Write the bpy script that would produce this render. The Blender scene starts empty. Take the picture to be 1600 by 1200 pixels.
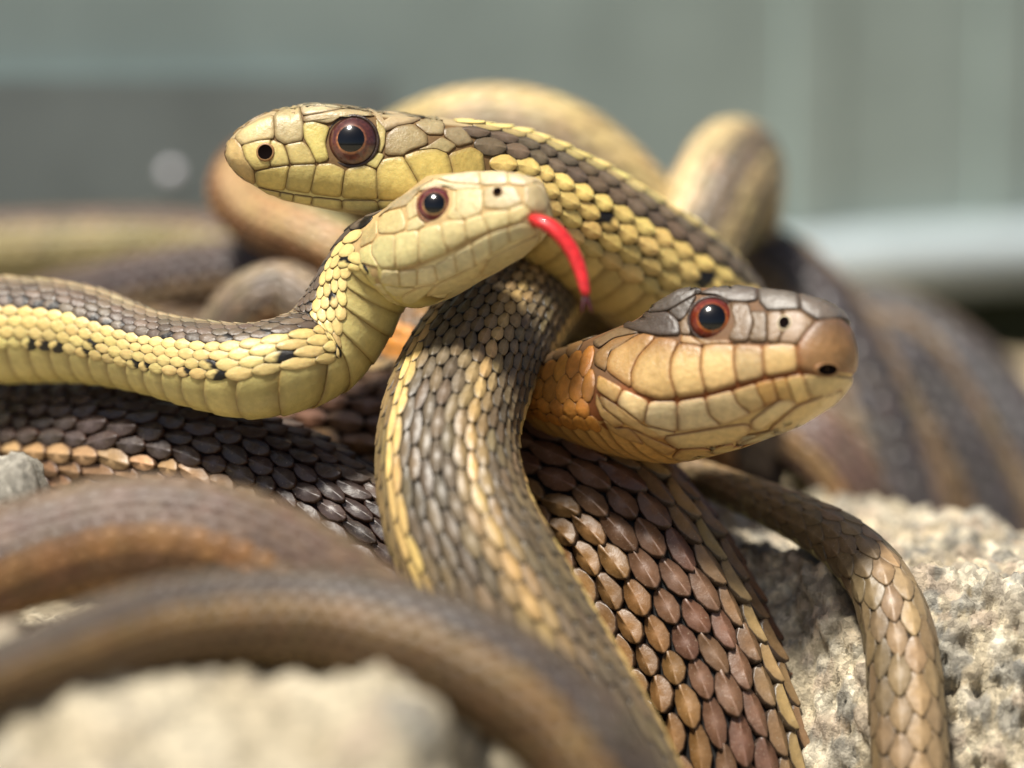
import bpy, math, random
import numpy as np
from mathutils import Vector
from mathutils.bvhtree import BVHTree

# ------------------------------------------------------------------ camera
U = 0.01                       # everything below is written in centimetres
PITCH = math.radians(7.0)
CAM_H = 4.5
FPX = 4000.0                   # focal length in pixels of the 1600 px wide photograph
FOCUS = 23.15
rng = np.random.default_rng(11)
random.seed(5)
scene = bpy.context.scene
COL = scene.collection

cam_d = bpy.data.cameras.new('camera')
cam = bpy.data.objects.new('camera', cam_d)
COL.objects.link(cam)
cam.location = (0, 0, CAM_H * U)
cam.rotation_euler = (math.pi / 2 - PITCH, 0, 0)
cam_d.sensor_width = 36
cam_d.lens = 90
cam_d.clip_start = 0.005
cam_d.clip_end = 50
cam_d.dof.use_dof = True
cam_d.dof.focus_distance = FOCUS * U
cam_d.dof.aperture_fstop = 8.6
scene.camera = cam

# ------------------------------------------------------------------ sky, sun, exposure
SUN_DIR = np.array([-0.24, -0.30, 0.92]); SUN_DIR /= np.linalg.norm(SUN_DIR)   # towards the sun
w = bpy.data.worlds.new('World'); scene.world = w; w.use_nodes = True
nt = w.node_tree; nt.nodes.clear()
sky = nt.nodes.new('ShaderNodeTexSky'); sky.sky_type = 'NISHITA'; sky.sun_disc = False
sky.air_density = .8; sky.dust_density = 2.5; sky.ozone_density = .5
sky.sun_elevation = math.asin(SUN_DIR[2]); sky.sun_rotation = math.atan2(SUN_DIR[0], SUN_DIR[1])
bg = nt.nodes.new('ShaderNodeBackground'); bg.inputs['Strength'].default_value = 0.055
wo = nt.nodes.new('ShaderNodeOutputWorld')
nt.links.new(sky.outputs[0], bg.inputs[0]); nt.links.new(bg.outputs[0], wo.inputs[0])
sun_d = bpy.data.lights.new('sun', 'SUN'); sun_d.energy = 4.5; sun_d.angle = math.radians(9); sun_d.color = (1.0, .945, .85)
sun = bpy.data.objects.new('sun', sun_d); COL.objects.link(sun)
sun.rotation_euler = Vector(SUN_DIR).to_track_quat('Z', 'Y').to_euler()
sun.location = (0.3, 0.3, 0.8)
scene.view_settings.view_transform = 'Standard'
scene.view_settings.look = 'None'
scene.view_settings.gamma = 1
scene.view_settings.exposure = 0.6
scene.view_settings.use_curve_mapping = False

# ------------------------------------------------------------------ helpers
FWD = np.array([0, math.cos(PITCH), -math.sin(PITCH)])
CUP = np.array([0, math.sin(PITCH), math.cos(PITCH)])
CRT = np.array([1.0, 0, 0])
CAM = np.array([0, 0, CAM_H])

def P(px, py, d):
    """photo pixel at a depth (cm along the view axis) -> point in cm"""
    return CAM + d * (FWD + (px - 800) / FPX * CRT - (py - 600) / FPX * CUP)

def proj(p):
    q = np.asarray(p) - CAM
    d = q @ FWD
    return 800 + FPX * (q @ CRT) / d, 600 - FPX * (q @ CUP) / d, d

def cdir(x, y, z):
    return x * CRT + y * CUP - z * FWD

def lin(c):
    c = np.asarray(c, float) / 255.0
    return np.where(c <= .04045, c / 12.92, ((c + .055) / 1.055) ** 2.4)

def unit(v):
    return v / np.maximum(np.linalg.norm(v, axis=-1, keepdims=True), 1e-9)

def sstep(a, b, x):
    t = np.clip((x - a) / (b - a), 0, 1)
    return t * t * (3 - 2 * t)

def tag(o, label=None, cat=None, group=None, kind=None):
    for k, v in (('label', label), ('category', cat), ('group', group), ('kind', kind)):
        if v: o[k] = v
    return o

def empty(name, loc_cm):
    o = bpy.data.objects.new(name, None); COL.objects.link(o)
    o.location = Vector(np.asarray(loc_cm) * U); o.empty_display_size = .01
    return o

def mesh_obj(name, verts, faces, mat, parent=None, cols=None, smooth=True, origin=None, sharp=None):
    """verts in cm (world). parent: an Empty / mesh with no rotation"""
    verts = np.asarray(verts, float)
    org = np.zeros(3)
    if parent is None and origin is not None:
        org = np.asarray(origin, float)
    me = bpy.data.meshes.new(name)
    base = world_loc(parent) if parent is not None else org * U
    me.from_pydata((verts * U - base).tolist(), [], faces if isinstance(faces, list) else faces.tolist())
    if smooth:
        me.polygons.foreach_set('use_smooth', np.ones(len(me.polygons), bool))
    if cols is not None:
        a = me.color_attributes.new('Col', 'FLOAT_COLOR', 'POINT')
        c4 = np.ones((len(verts), 4), np.float32); c4[:, :3] = cols
        a.data.foreach_set('color', c4.ravel())
    me.materials.append(mat)
    o = bpy.data.objects.new(name, me); COL.objects.link(o)
    if parent is not None:
        o.parent = parent
    else:
        o.location = Vector(org * U)
    return o

def world_loc(o):
    v = np.zeros(3)
    while o is not None:
        v += np.array(o.location); o = o.parent
    return v

# ------------------------------------------------------------------ materials
def new_mat(name):
    m = bpy.data.materials.new(name); m.use_nodes = True
    return m, m.node_tree, m.node_tree.nodes['Principled BSDF']

def skin_mat(name, rough=.42, bump=.25, bscale=9000, var=.25, vscale=1400, spec=.45, sss=0.0, streak=False, dust=0.0):
    m, nt, b = new_mat(name)
    N, L = nt.nodes, nt.links
    at = N.new('ShaderNodeAttribute'); at.attribute_name = 'Col'
    tc = N.new('ShaderNodeTexCoord'); geo = N.new('ShaderNodeNewGeometry')
    n1 = N.new('ShaderNodeTexNoise'); n1.inputs['Scale'].default_value = vscale; n1.inputs['Detail'].default_value = 5
    n1.inputs['Roughness'].default_value = .65
    L.new(geo.outputs['Position'], n1.inputs['Vector'])
    mr = N.new('ShaderNodeMapRange'); mr.inputs[1].default_value = .25; mr.inputs[2].default_value = .75
    mr.inputs[3].default_value = 1 - var; mr.inputs[4].default_value = 1 + var
    L.new(n1.outputs['Fac'], mr.inputs[0])
    mx = N.new('ShaderNodeMix'); mx.data_type = 'RGBA'; mx.blend_type = 'MULTIPLY'; mx.inputs[0].default_value = 1
    L.new(at.outputs['Color'], mx.inputs[6]); L.new(mr.outputs[0], mx.inputs[7])
    out = mx.outputs[2]
    if dust > 0:
        n3 = N.new('ShaderNodeTexNoise'); n3.inputs['Scale'].default_value = 5200; n3.inputs['Detail'].default_value = 3
        L.new(geo.outputs['Position'], n3.inputs['Vector'])
        r3 = N.new('ShaderNodeMapRange'); r3.inputs[1].default_value = .62; r3.inputs[2].default_value = .74
        r3.inputs[3].default_value = 0; r3.inputs[4].default_value = dust
        L.new(n3.outputs['Fac'], r3.inputs[0])
        m3 = N.new('ShaderNodeMix'); m3.data_type = 'RGBA'
        L.new(r3.outputs[0], m3.inputs[0]); L.new(out, m3.inputs[6]); m3.inputs[7].default_value = (.45, .38, .27, 1)
        out = m3.outputs[2]
    L.new(out, b.inputs['Base Color'])
    n2 = N.new('ShaderNodeTexNoise'); n2.inputs['Scale'].default_value = bscale; n2.inputs['Detail'].default_value = 3
    L.new(geo.outputs['Position'], n2.inputs['Vector'])
    bp = N.new('ShaderNodeBump'); bp.inputs['Strength'].default_value = bump; bp.inputs['Distance'].default_value = .00006
    L.new(n2.outputs['Fac'], bp.inputs['Height'])
    n4 = N.new('ShaderNodeTexNoise'); n4.inputs['Scale'].default_value = bscale * .22; n4.inputs['Detail'].default_value = 4
    L.new(geo.outputs['Position'], n4.inputs['Vector'])
    bp2 = N.new('ShaderNodeBump'); bp2.inputs['Strength'].default_value = bump; bp2.inputs['Distance'].default_value = .00016
    L.new(n4.outputs['Fac'], bp2.inputs['Height']); L.new(bp.outputs[0], bp2.inputs['Normal']); L.new(bp2.outputs[0], b.inputs['Normal'])
    rr = N.new('ShaderNodeMapRange'); rr.inputs[3].default_value = rough - .1; rr.inputs[4].default_value = rough + .15
    L.new(n1.outputs['Fac'], rr.inputs[0]); L.new(rr.outputs[0], b.inputs['Roughness'])
    b.inputs['Specular IOR Level'].default_value = spec
    if sss:
        b.inputs['Subsurface Weight'].default_value = sss
        b.inputs['Subsurface Radius'].default_value = (1, .5, .25)
        b.inputs['Subsurface Scale'].default_value = .0006
    return m

M_SCALE = skin_mat('snake_scale', rough=.40, var=.22, spec=.5, dust=.35)
M_SOFT = skin_mat('snake_scale_pale', rough=.38, bump=.4, var=.14, vscale=1200, spec=.5, sss=.2)
M_HEAD = skin_mat('head_shield', rough=.36, bump=.45, var=.20, vscale=1500, spec=.5, sss=.2, dust=.10)
M_SKIN = skin_mat('snake_skin', rough=.6, var=.2, spec=.3)

def plain(name, col, rough=.4, spec=.5, coat=0.0, noise=0.0, nscale=800):
    m, nt, b = new_mat(name)
    c = lin(col)
    b.inputs['Base Color'].default_value = (*c, 1)
    b.inputs['Roughness'].default_value = rough
    b.inputs['Specular IOR Level'].default_value = spec
    b.inputs['Coat Weight'].default_value = coat
    b.inputs['Coat Roughness'].default_value = .02
    N, L = nt.nodes, nt.links
    if noise:
        geo = N.new('ShaderNodeNewGeometry')
        n = N.new('ShaderNodeTexNoise'); n.inputs['Scale'].default_value = nscale; n.inputs['Detail'].default_value = 6
        L.new(geo.outputs['Position'], n.inputs['Vector'])
        r = N.new('ShaderNodeValToRGB')
        r.color_ramp.elements[0].position = .3; r.color_ramp.elements[0].color = (*(c * (1 - noise)), 1)
        r.color_ramp.elements[1].position = .7; r.color_ramp.elements[1].color = (*np.clip(c * (1 + noise), 0, 1), 1)
        L.new(n.outputs['Fac'], r.inputs[0]); L.new(r.outputs[0], b.inputs['Base Color'])
        bp = N.new('ShaderNodeBump'); bp.inputs['Strength'].default_value = .3; bp.inputs['Distance'].default_value = .0001
        L.new(n.outputs['Fac'], bp.inputs['Height']); L.new(bp.outputs[0], b.inputs['Normal'])
    return m

M_PUPIL = plain('pupil_black', (5, 5, 6), .13, .7, .0)
M_DARK = plain('nostril_dark', (14, 7, 6), .9, .05)
M_TONGUE = plain('tongue_red', (206, 42, 44), .42, .5, .1, .3, 1400)
M_WALL = plain('wall_paint', (160, 176, 172), .55, .4, 0, .10, 60)
M_LEDGE = plain('ledge_paint', (176, 187, 190), .45, .4, 0, .08, 80)
M_DOT = plain('dot_white', (235, 232, 238), .4)

def eye_mat():
    m, nt, b = new_mat('iris')
    N, L = nt.nodes, nt.links
    at = N.new('ShaderNodeAttribute'); at.attribute_name = 'Col'
    geo = N.new('ShaderNodeNewGeometry')
    n = N.new('ShaderNodeTexNoise'); n.inputs['Scale'].default_value = 3500; n.inputs['Detail'].default_value = 4
    L.new(geo.outputs['Position'], n.inputs['Vector'])
    mr = N.new('ShaderNodeMapRange'); mr.inputs[1].default_value = .3; mr.inputs[2].default_value = .7
    mr.inputs[3].default_value = .55; mr.inputs[4].default_value = 1.4
    L.new(n.outputs['Fac'], mr.inputs[0])
    mx = N.new('ShaderNodeMix'); mx.data_type = 'RGBA'; mx.blend_type = 'MULTIPLY'; mx.inputs[0].default_value = 1
    L.new(at.outputs['Color'], mx.inputs[6]); L.new(mr.outputs[0], mx.inputs[7])
    L.new(mx.outputs[2], b.inputs['Base Color'])
    b.inputs['Roughness'].default_value = .3
    b.inputs['Coat Weight'].default_value = .8; b.inputs['Coat Roughness'].default_value = .06
    return m
M_IRIS = eye_mat()

def concrete_mat():
    m, nt, b = new_mat('concrete')
    N, L = nt.nodes, nt.links
    at = N.new('ShaderNodeAttribute'); at.attribute_name = 'Col'
    geo = N.new('ShaderNodeNewGeometry')
    n = N.new('ShaderNodeTexNoise'); n.inputs['Scale'].default_value = 500; n.inputs['Detail'].default_value = 8
    n.inputs['Roughness'].default_value = .7
    L.new(geo.outputs['Position'], n.inputs['Vector'])
    mr = N.new('ShaderNodeMapRange'); mr.inputs[1].default_value = .3; mr.inputs[2].default_value = .7
    mr.inputs[3].default_value = .55; mr.inputs[4].default_value = 1.35
    L.new(n.outputs['Fac'], mr.inputs[0])
    mx = N.new('ShaderNodeMix'); mx.data_type = 'RGBA'; mx.blend_type = 'MULTIPLY'; mx.inputs[0].default_value = 1
    L.new(at.outputs['Color'], mx.inputs[6]); L.new(mr.outputs[0], mx.inputs[7])
    vo = N.new('ShaderNodeTexVoronoi'); vo.inputs['Scale'].default_value = 1500
    L.new(geo.outputs['Position'], vo.inputs['Vector'])
    gr_ = N.new('ShaderNodeMapRange'); gr_.inputs[1].default_value = 0; gr_.inputs[2].default_value = 1; gr_.inputs[3].default_value = .62; gr_.inputs[4].default_value = 1.2
    sp_ = N.new('ShaderNodeSeparateColor'); L.new(vo.outputs['Color'], sp_.inputs[0]); L.new(sp_.outputs[0], gr_.inputs[0])
    mg = N.new('ShaderNodeMix'); mg.data_type = 'RGBA'; mg.blend_type = 'MULTIPLY'; mg.inputs[0].default_value = 1
    L.new(mx.outputs[2], mg.inputs[6]); L.new(gr_.outputs[0], mg.inputs[7])
    L.new(mg.outputs[2], b.inputs['Base Color'])
    b.inputs['Roughness'].default_value = .85
    b.inputs['Specular IOR Level'].default_value = .3
    n2 = N.new('ShaderNodeTexNoise'); n2.inputs['Scale'].default_value = 1300; n2.inputs['Detail'].default_value = 9; n2.inputs['Roughness'].default_value = .68
    L.new(geo.outputs['Position'], n2.inputs['Vector'])
    bp = N.new('ShaderNodeBump'); bp.inputs['Strength'].default_value = 1.0; bp.inputs['Distance'].default_value = .0007
    L.new(n2.outputs['Fac'], bp.inputs['Height']); L.new(bp.outputs[0], b.inputs['Normal'])
    return m
M_CONC = concrete_mat()

# ------------------------------------------------------------------ concrete block and ground
def vnoise(x, y, seed):
    xi = np.floor(x).astype(int); yi = np.floor(y).astype(int); fx = x - xi; fy = y - yi
    def h(a, b):
        v = np.sin(a * 127.1 + b * 311.7 + seed * 74.7) * 43758.5453
        return v - np.floor(v)
    fx = fx * fx * (3 - 2 * fx); fy = fy * fy * (3 - 2 * fy)
    return (h(xi, yi) * (1 - fx) + h(xi + 1, yi) * fx) * (1 - fy) + (h(xi, yi + 1) * (1 - fx) + h(xi + 1, yi + 1) * fx) * fy

def fbm(x, y, seed, o=5, f=1.0):
    s = 0; a = .5
    for k in range(o):
        s = s + a * (vnoise(x * f, y * f, seed + k) - .5); f *= 2.03; a *= .5
    return s

def base_height(x, y):
    """large shape of the concrete: a top, a broken-away front corner, a back edge"""
    edge = np.interp(x, [-1, 1.0, 1.7, 2.6, 3.3, 4.5, 8], [24.4, 24.4, 24.2, 23.65, 23.25, 22.9, 22.2])
    xl = -.1 - .95 * sstep(20.4, 19.4, y)
    notch = sstep(edge, edge - 1.9, y) * sstep(xl, xl + .8 + 1.3 * sstep(20.4, 19.4, y), x)
    z = -.10 - 2.7 * notch
    z = z - .55 * sstep(20.3, 21.6, y) * sstep(29.5, 27.5, y) * sstep(1.9, .9, x) * (1 - notch)
    yb = 29.3 - (x - 2.2) * 1.42
    z = z - 1.5 * sstep(yb, yb + .8, y) * sstep(-1.0, 1.5, x) * (y > 22)
    z = z - .26 * sstep(18.6, 17.4, y) * sstep(1.2, .4, x) + (.12 + .16 * sstep(-2, -3.6, x)) * sstep(17.2, 18.4, y) * sstep(20.6, 19.9, y) * sstep(-.3, -1.2, x)
    return z

def build_block():
    x = np.concatenate([np.arange(-15, -9, .2), np.arange(-9, 1.4, .085), np.arange(1.4, 5.6, .026), np.arange(5.6, 12, .1)])
    y = np.concatenate([np.arange(12, 20.5, .085), np.arange(20.5, 25, .022), np.arange(25, 28, .05), np.arange(28, 34, .1)])
    X, Y = np.meshgrid(x, y)
    Z0 = base_height(X, Y) + .30 * fbm(X, Y, 3, 3, .8) + .12 * fbm(X, Y, 13, 3, 1.4) * sstep(20, 18.5, Y)
    gy, gx = np.gradient(Z0, y, x)
    for _ in range(2):
        gx = (np.roll(gx, 2, 0) + gx + np.roll(gx, -2, 0)) / 3; gy = (np.roll(gy, 2, 0) + gy + np.roll(gy, -2, 0)) / 3
    Nn = unit(np.stack([-gx, -gy, np.ones_like(gx)], -1))
    # relief measured along the surface, so that steep faces are as lumpy as the top
    q1, q2 = X + .35 * Z0, Y - .9 * Z0
    D = .24 * fbm(q1, q2, 23, 5, 2.2) + .26 * fbm(q1, q2, 41, 5, 7.0)
    base = lin((232, 220, 192)); dark = lin((176, 162, 134))
    f = np.clip(.55 + 1.5 * fbm(q1, q2, 51, 5, 2.0), 0, 1)[..., None]
    colr = dark * (1 - f) + base * f
    top = np.zeros_like(X); pit = np.zeros_like(X)
    n, n2 = 2600, 5200
    cx = np.concatenate([rng.uniform(-8, 10, n), rng.uniform(1.4, 5.6, n2)])
    cy = np.concatenate([rng.uniform(13, 32, n), rng.uniform(20.5, 26.5, n2)])
    cr = np.minimum(rng.gamma(2.0, .030, n + n2) + .022, .20)
    cr[:n] = np.where(cy[:n] < 20.3, cr[:n] * 1.5, cr[:n])
    tints = [lin(c) for c in ((200, 194, 178), (218, 202, 172), (178, 168, 150), (234, 224, 200), (196, 178, 156), (150, 148, 140))]
    for k in range(n + n2):
        R = cr[k]
        i0, i1 = np.searchsorted(x, (cx[k] - R, cx[k] + R)); j0, j1 = np.searchsorted(y, (cy[k] - R, cy[k] + R))
        if i1 - i0 < 2 or j1 - j0 < 2: continue
        sl = np.s_[j0:j1, i0:i1]
        xx = X[sl] - cx[k]; yy = Y[sl] - cy[k]; jm, im = (j0 + j1) // 2, (i0 + i1) // 2
        zz = Z0[sl] - Z0[jm, im]
        ang = np.arctan2(yy, xx)
        rr = np.sqrt(xx ** 2 + (yy * (1 + .4 * math.sin(k))) ** 2 + zz ** 2) / (R * (.85 + .12 * np.sin(3 * ang + k)))
        if k % 6 == 0:
            pit[sl] = np.maximum(pit[sl], np.where(rr < 1, .9 * R * (1 - rr ** 2), 0))
        else:
            dm = np.where(rr < 1, np.sqrt(np.maximum(1 - rr ** 2, 0)) * R * .55, 0)
            new = dm > top[sl]
            top[sl] = np.maximum(top[sl], dm)
            m = ((rr < .97) & new)[..., None] * (.7 if R > .06 else .4)
            colr[sl] = colr[sl] * (1 - m) + tints[k % 6] * m
    D = D + top - 1.2 * pit
    V = (np.stack([X, Y, Z0], -1) + Nn * D[..., None]).reshape(-1, 3)
    ny, nx = X.shape
    idx = np.arange(nx * ny).reshape(ny, nx)
    F = np.stack([idx[:-1, :-1], idx[:-1, 1:], idx[1:, 1:], idx[1:, :-1]], -1).reshape(-1, 4)
    C = colr.reshape(-1, 3)
    loop = np.concatenate([idx[0, :], idx[1:, -1], idx[-1, -2::-1], idx[-2:0:-1, 0]])
    nb = len(V)
    low = V[loop].copy(); low[:, 2] = -4.6
    V = np.vstack([V, low]); C = np.vstack([C, C[loop]])
    k = len(loop); a = np.arange(k); bnx = (a + 1) % k
    sides = np.stack([loop[a], nb + a, nb + bnx, loop[bnx]], -1)
    faces = F.tolist() + sides.tolist() + [[nb + q for q in range(k - 1, -1, -1)]]
    o = mesh_obj('concrete_block', V, faces, M_CONC, None, C, True, origin=(1.5, 22, -4.6))
    tag(o, 'rough pale concrete block with pebbly broken corner under the heap of snakes', 'concrete block')
    return o

# ------------------------------------------------------------------ snake body as a swept surface
def spline(ctrl, n):
    """ctrl (k,m): first 3 columns are positions; cubic Hermite through all columns"""
    c = np.asarray(ctrl, float)
    dd = np.maximum(np.linalg.norm(np.diff(c[:, :3], axis=0), axis=1), 1e-6) ** .75
    t = np.concatenate([[0], np.cumsum(dd)])
    m = np.zeros_like(c)
    m[1:-1] = (c[2:] - c[:-2]) / (t[2:] - t[:-2])[:, None]
    m[0] = (c[1] - c[0]) / dd[0]; m[-1] = (c[-1] - c[-2]) / dd[-1]
    u = np.linspace(0, t[-1], n)
    k = np.clip(np.searchsorted(t, u, 'right') - 1, 0, len(t) - 2)
    h = (t[k + 1] - t[k])[:, None]; s = ((u - t[k])[:, None]) / h
    return ((2 * s ** 3 - 3 * s ** 2 + 1) * c[k] + (s ** 3 - 2 * s ** 2 + s) * h * m[k]
            + (-2 * s ** 3 + 3 * s ** 2) * c[k + 1] + (s ** 3 - s ** 2) * h * m[k + 1])

T_TOP = np.array([(0, .0), (.006, .035), (.02, .07), (.05, .108), (.1, .138), (.17, .168), (.33, .205), (.46, .203), (.64, .195), (.8, .187), (1, .175), (1.3, .17)])
T_BOT = np.array([(0, -.01), (.006, -.035), (.02, -.07), (.05, -.105), (.1, -.135), (.23, -.175), (.46, -.208), (.64, -.22), (.8, -.22), (1, -.21), (1.3, -.2)])
T_WID = np.array([(0, 0), (.006, .04), (.02, .075), (.05, .105), (.1, .135), (.2, .168), (.35, .205), (.5, .238), (.7, .275), (.82, .275), (1, .235), (1.3, .2)])

class Snake:
    def __init__(self, pts, head=None, hint=(0, 1, 0), hints=None, flat=1.0, rows=19, theta=125.0):
        """pts: (px,py,d,r_px). head: dict(L=, ztop, zbot, wid) -> the path starts at the snout and runs straight for L"""
        c = []
        for k, p in enumerate(pts):
            pos = P(*p[:3]); r = p[3] * p[2] / FPX
            h = cdir(*(hints[k] if hints else hint))
            c.append(np.concatenate([pos, [r], h]))
        n = 900
        q = spline(c, n)
        ds = np.linalg.norm(np.diff(q[:, :3], axis=0), axis=1)
        s = np.concatenate([[0], np.cumsum(ds)])
        self.len = s[-1]
        S = np.linspace(0, s[-1], n)
        q = np.stack([np.interp(S, s, q[:, j]) for j in range(7)], -1)
        if head:                       # straight axis through the head
            pass
        self.S = S; self.C = q[:, :3]; self.R = q[:, 3]
        T = unit(np.gradient(self.C, S, axis=0))
        for _ in range(2):
            T = unit(np.stack([np.convolve(np.pad(T[:, j], 6, 'edge'), np.ones(13) / 13, 'valid') for j in range(3)], -1))
        Uv = q[:, 4:7]; Uv = unit(Uv - (Uv * T).sum(1, keepdims=True) * T)
        self.T, self.Uv = T, Uv; self.Vv = np.cross(T, Uv)
        self.head = head; self.flat = flat; self.rows = rows; self.theta = math.radians(theta)

    def frame(self, s):
        f = lambda a: np.stack([np.interp(s, self.S, a[:, j]) for j in range(3)], -1)
        return f(self.C), f(self.Uv), f(self.Vv), np.interp(s, self.S, self.R)

    def surf(self, s, th, off=0.0):
        s = np.asarray(s, float); th = np.asarray(th, float)
        C, Uv, Vv, r = self.frame(s)
        a, b = np.sin(th), np.cos(th)
        x = r * a; z = r * b * self.flat
        if self.head:
            L = self.head['L']; t = np.clip(s / L, 0, 1.3)
            bl = sstep(.86, 1.22, s / L)
            top = np.interp(t, T_TOP[:, 0], T_TOP[:, 1]) * np.interp(t, *zip(*self.head.get('ztop', [(0, 1)])))
            bot = np.interp(t, T_BOT[:, 0], T_BOT[:, 1]) * np.interp(t, *zip(*self.head.get('zbot', [(0, 1)])))
            wid = np.interp(t, T_WID[:, 0], T_WID[:, 1]) * self.head.get('wid', 1)
            hh = top - bot
            k = np.abs((th + np.pi) % (2 * np.pi) - np.pi) / np.pi          # 0 top .. 1 bottom
            tw = wid * (.60 + .05 * sstep(.3, .8, t)); zw = bot + hh * (.42 - .04 * sstep(.3, .8, t))
            qx = [-tw, 0 * wid, tw, wid, wid * .66, 0 * wid, -wid * .66]
            qz = [top - .05 * hh, top, top - .05 * hh, zw, bot + .10 * hh, bot, bot + .10 * hh]
            u = k * 4; i = np.clip(np.floor(u).astype(int), 0, 3); f = u - i
            QX = np.stack(qx, 0); QZ = np.stack(qz, 0)
            tk = lambda Q, o: np.take_along_axis(Q, (i + o)[None], 0)[0]
            def cr(Q):
                p0, p1, p2, p3 = tk(Q, 0), tk(Q, 1), tk(Q, 2), tk(Q, 3)
                return .5 * (2 * p1 + (p2 - p0) * f + (2 * p0 - 5 * p1 + 4 * p2 - p3) * f ** 2 + (3 * p1 - p0 - 3 * p2 + p3) * f ** 3)
            hx = cr(QX) * L * np.sign(a + 1e-12); hz = cr(QZ) * L
            # brow ridge over the eye, shallow groove in front of it (canthus)
            brow = np.exp(-((t - self.head.get('eye', .45)) / .13) ** 2) * np.exp(-((k - .24) / .07) ** 2)
            hx = hx + np.sign(a + 1e-12) * brow * .022 * L; hz = hz + brow * .012 * L
            x = hx * (1 - bl) + x * bl; z = hz * (1 - bl) + z * bl
        nrm = unit(Uv * (b * .9)[..., None] + Vv * a[..., None])
        return C + Vv * x[..., None] + Uv * z[..., None] + nrm * np.asarray(off)[..., None], nrm

    def tube(self, nth=48, ds=.07, off=0.0, s0=0.0):
        if self.head:
            L = self.head['L']
            hs = L * 1.25 * np.linspace(0, 1, 70) ** 1.8
            s = np.concatenate([hs, np.arange(L * 1.25 + ds, self.len, ds)])
        else:
            s = np.linspace(0, self.len, max(8, int(self.len / ds)))
        th = np.linspace(0, 2 * np.pi, nth, endpoint=False)
        SS, TH = np.meshgrid(s, th, indexing='ij')
        offs = off if np.isscalar(off) else off
        rr_ = np.interp(SS, self.S, self.R)
        offs = -.028 * rr_ * (sstep(.95, 1.3, SS / self.head['L']) if self.head else 1.0)
        V, _ = self.surf(SS, TH, offs)
        ns = len(s)
        if not self.head:             # rounded ends
            C, Uv, Vv, r = self.frame(s)
            for e, sg in ((0, -1), (ns - 1, 1)):
                pass
        V = V.reshape(-1, 3)
        idx = np.arange(ns * nth).reshape(ns, nth)
        F = np.stack([idx[:-1], np.roll(idx[:-1], -1, 1), np.roll(idx[1:], -1, 1), idx[1:]], -1).reshape(-1, 4).tolist()
        nv = len(V)
        V = np.vstack([V, self.C[0] - 0.0 * self.T[0], self.C[-1] + self.T[-1] * self.R[-1] * .8])
        for k in range(nth):
            F.append([idx[0, (k + 1) % nth], idx[0, k], nv])
            F.append([idx[-1, k], idx[-1, (k + 1) % nth], nv + 1])
        return V, F, np.concatenate([SS.ravel(), [0, self.len]]), np.concatenate([TH.ravel(), [0, 0]])

# polar template for one scale: rings x angles
ANG = np.radians([0, 12, 42, 78, 112, 145, 168, 180, 192, 215, 248, 282, 318, 348])
NA = len(ANG)
RING = [(1.0, -1.0), (1.0, .50), (.90, .88), (.5, 1.0)]      # (radius, height profile); first ring is the skirt
def scale_faces():
    F = []
    for r in range(len(RING) - 1):
        for k in range(NA):
            a = r * NA + k; b = r * NA + (k + 1) % NA
            F.append([a, b, b + NA, a + NA])
    c = len(RING) * NA
    for k in range(NA):
        F.append([(len(RING) - 1) * NA + k, (len(RING) - 1) * NA + (k + 1) % NA, c])
    return F
SCALE_F = scale_faces()
NVS = len(RING) * NA + 1

ALL = []           # every snake, for the visibility test

def lattice(sn, p_of_s, rows, s0, s1):
    """scale centres: (row j, index i, s, theta, spacing, width)"""
    S = np.linspace(s0, s1, 2000)
    idx = np.concatenate([[0], np.cumsum((S[1] - S[0]) / np.maximum(p_of_s(S[:-1]), .02))])
    nmax = idx[-1]
    out = []
    half = rows // 2
    dth = 2 * sn.theta / rows
    for j in range(-half, half + 1):
        o = .5 * (j % 2)
        ii = np.arange(0, int(nmax - o))
        s = np.interp(ii + o, idx, S)
        for i_, s_ in zip(ii, s):
            out.append((j, i_, s_, j * dth))
    return np.array(out), dth

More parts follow.
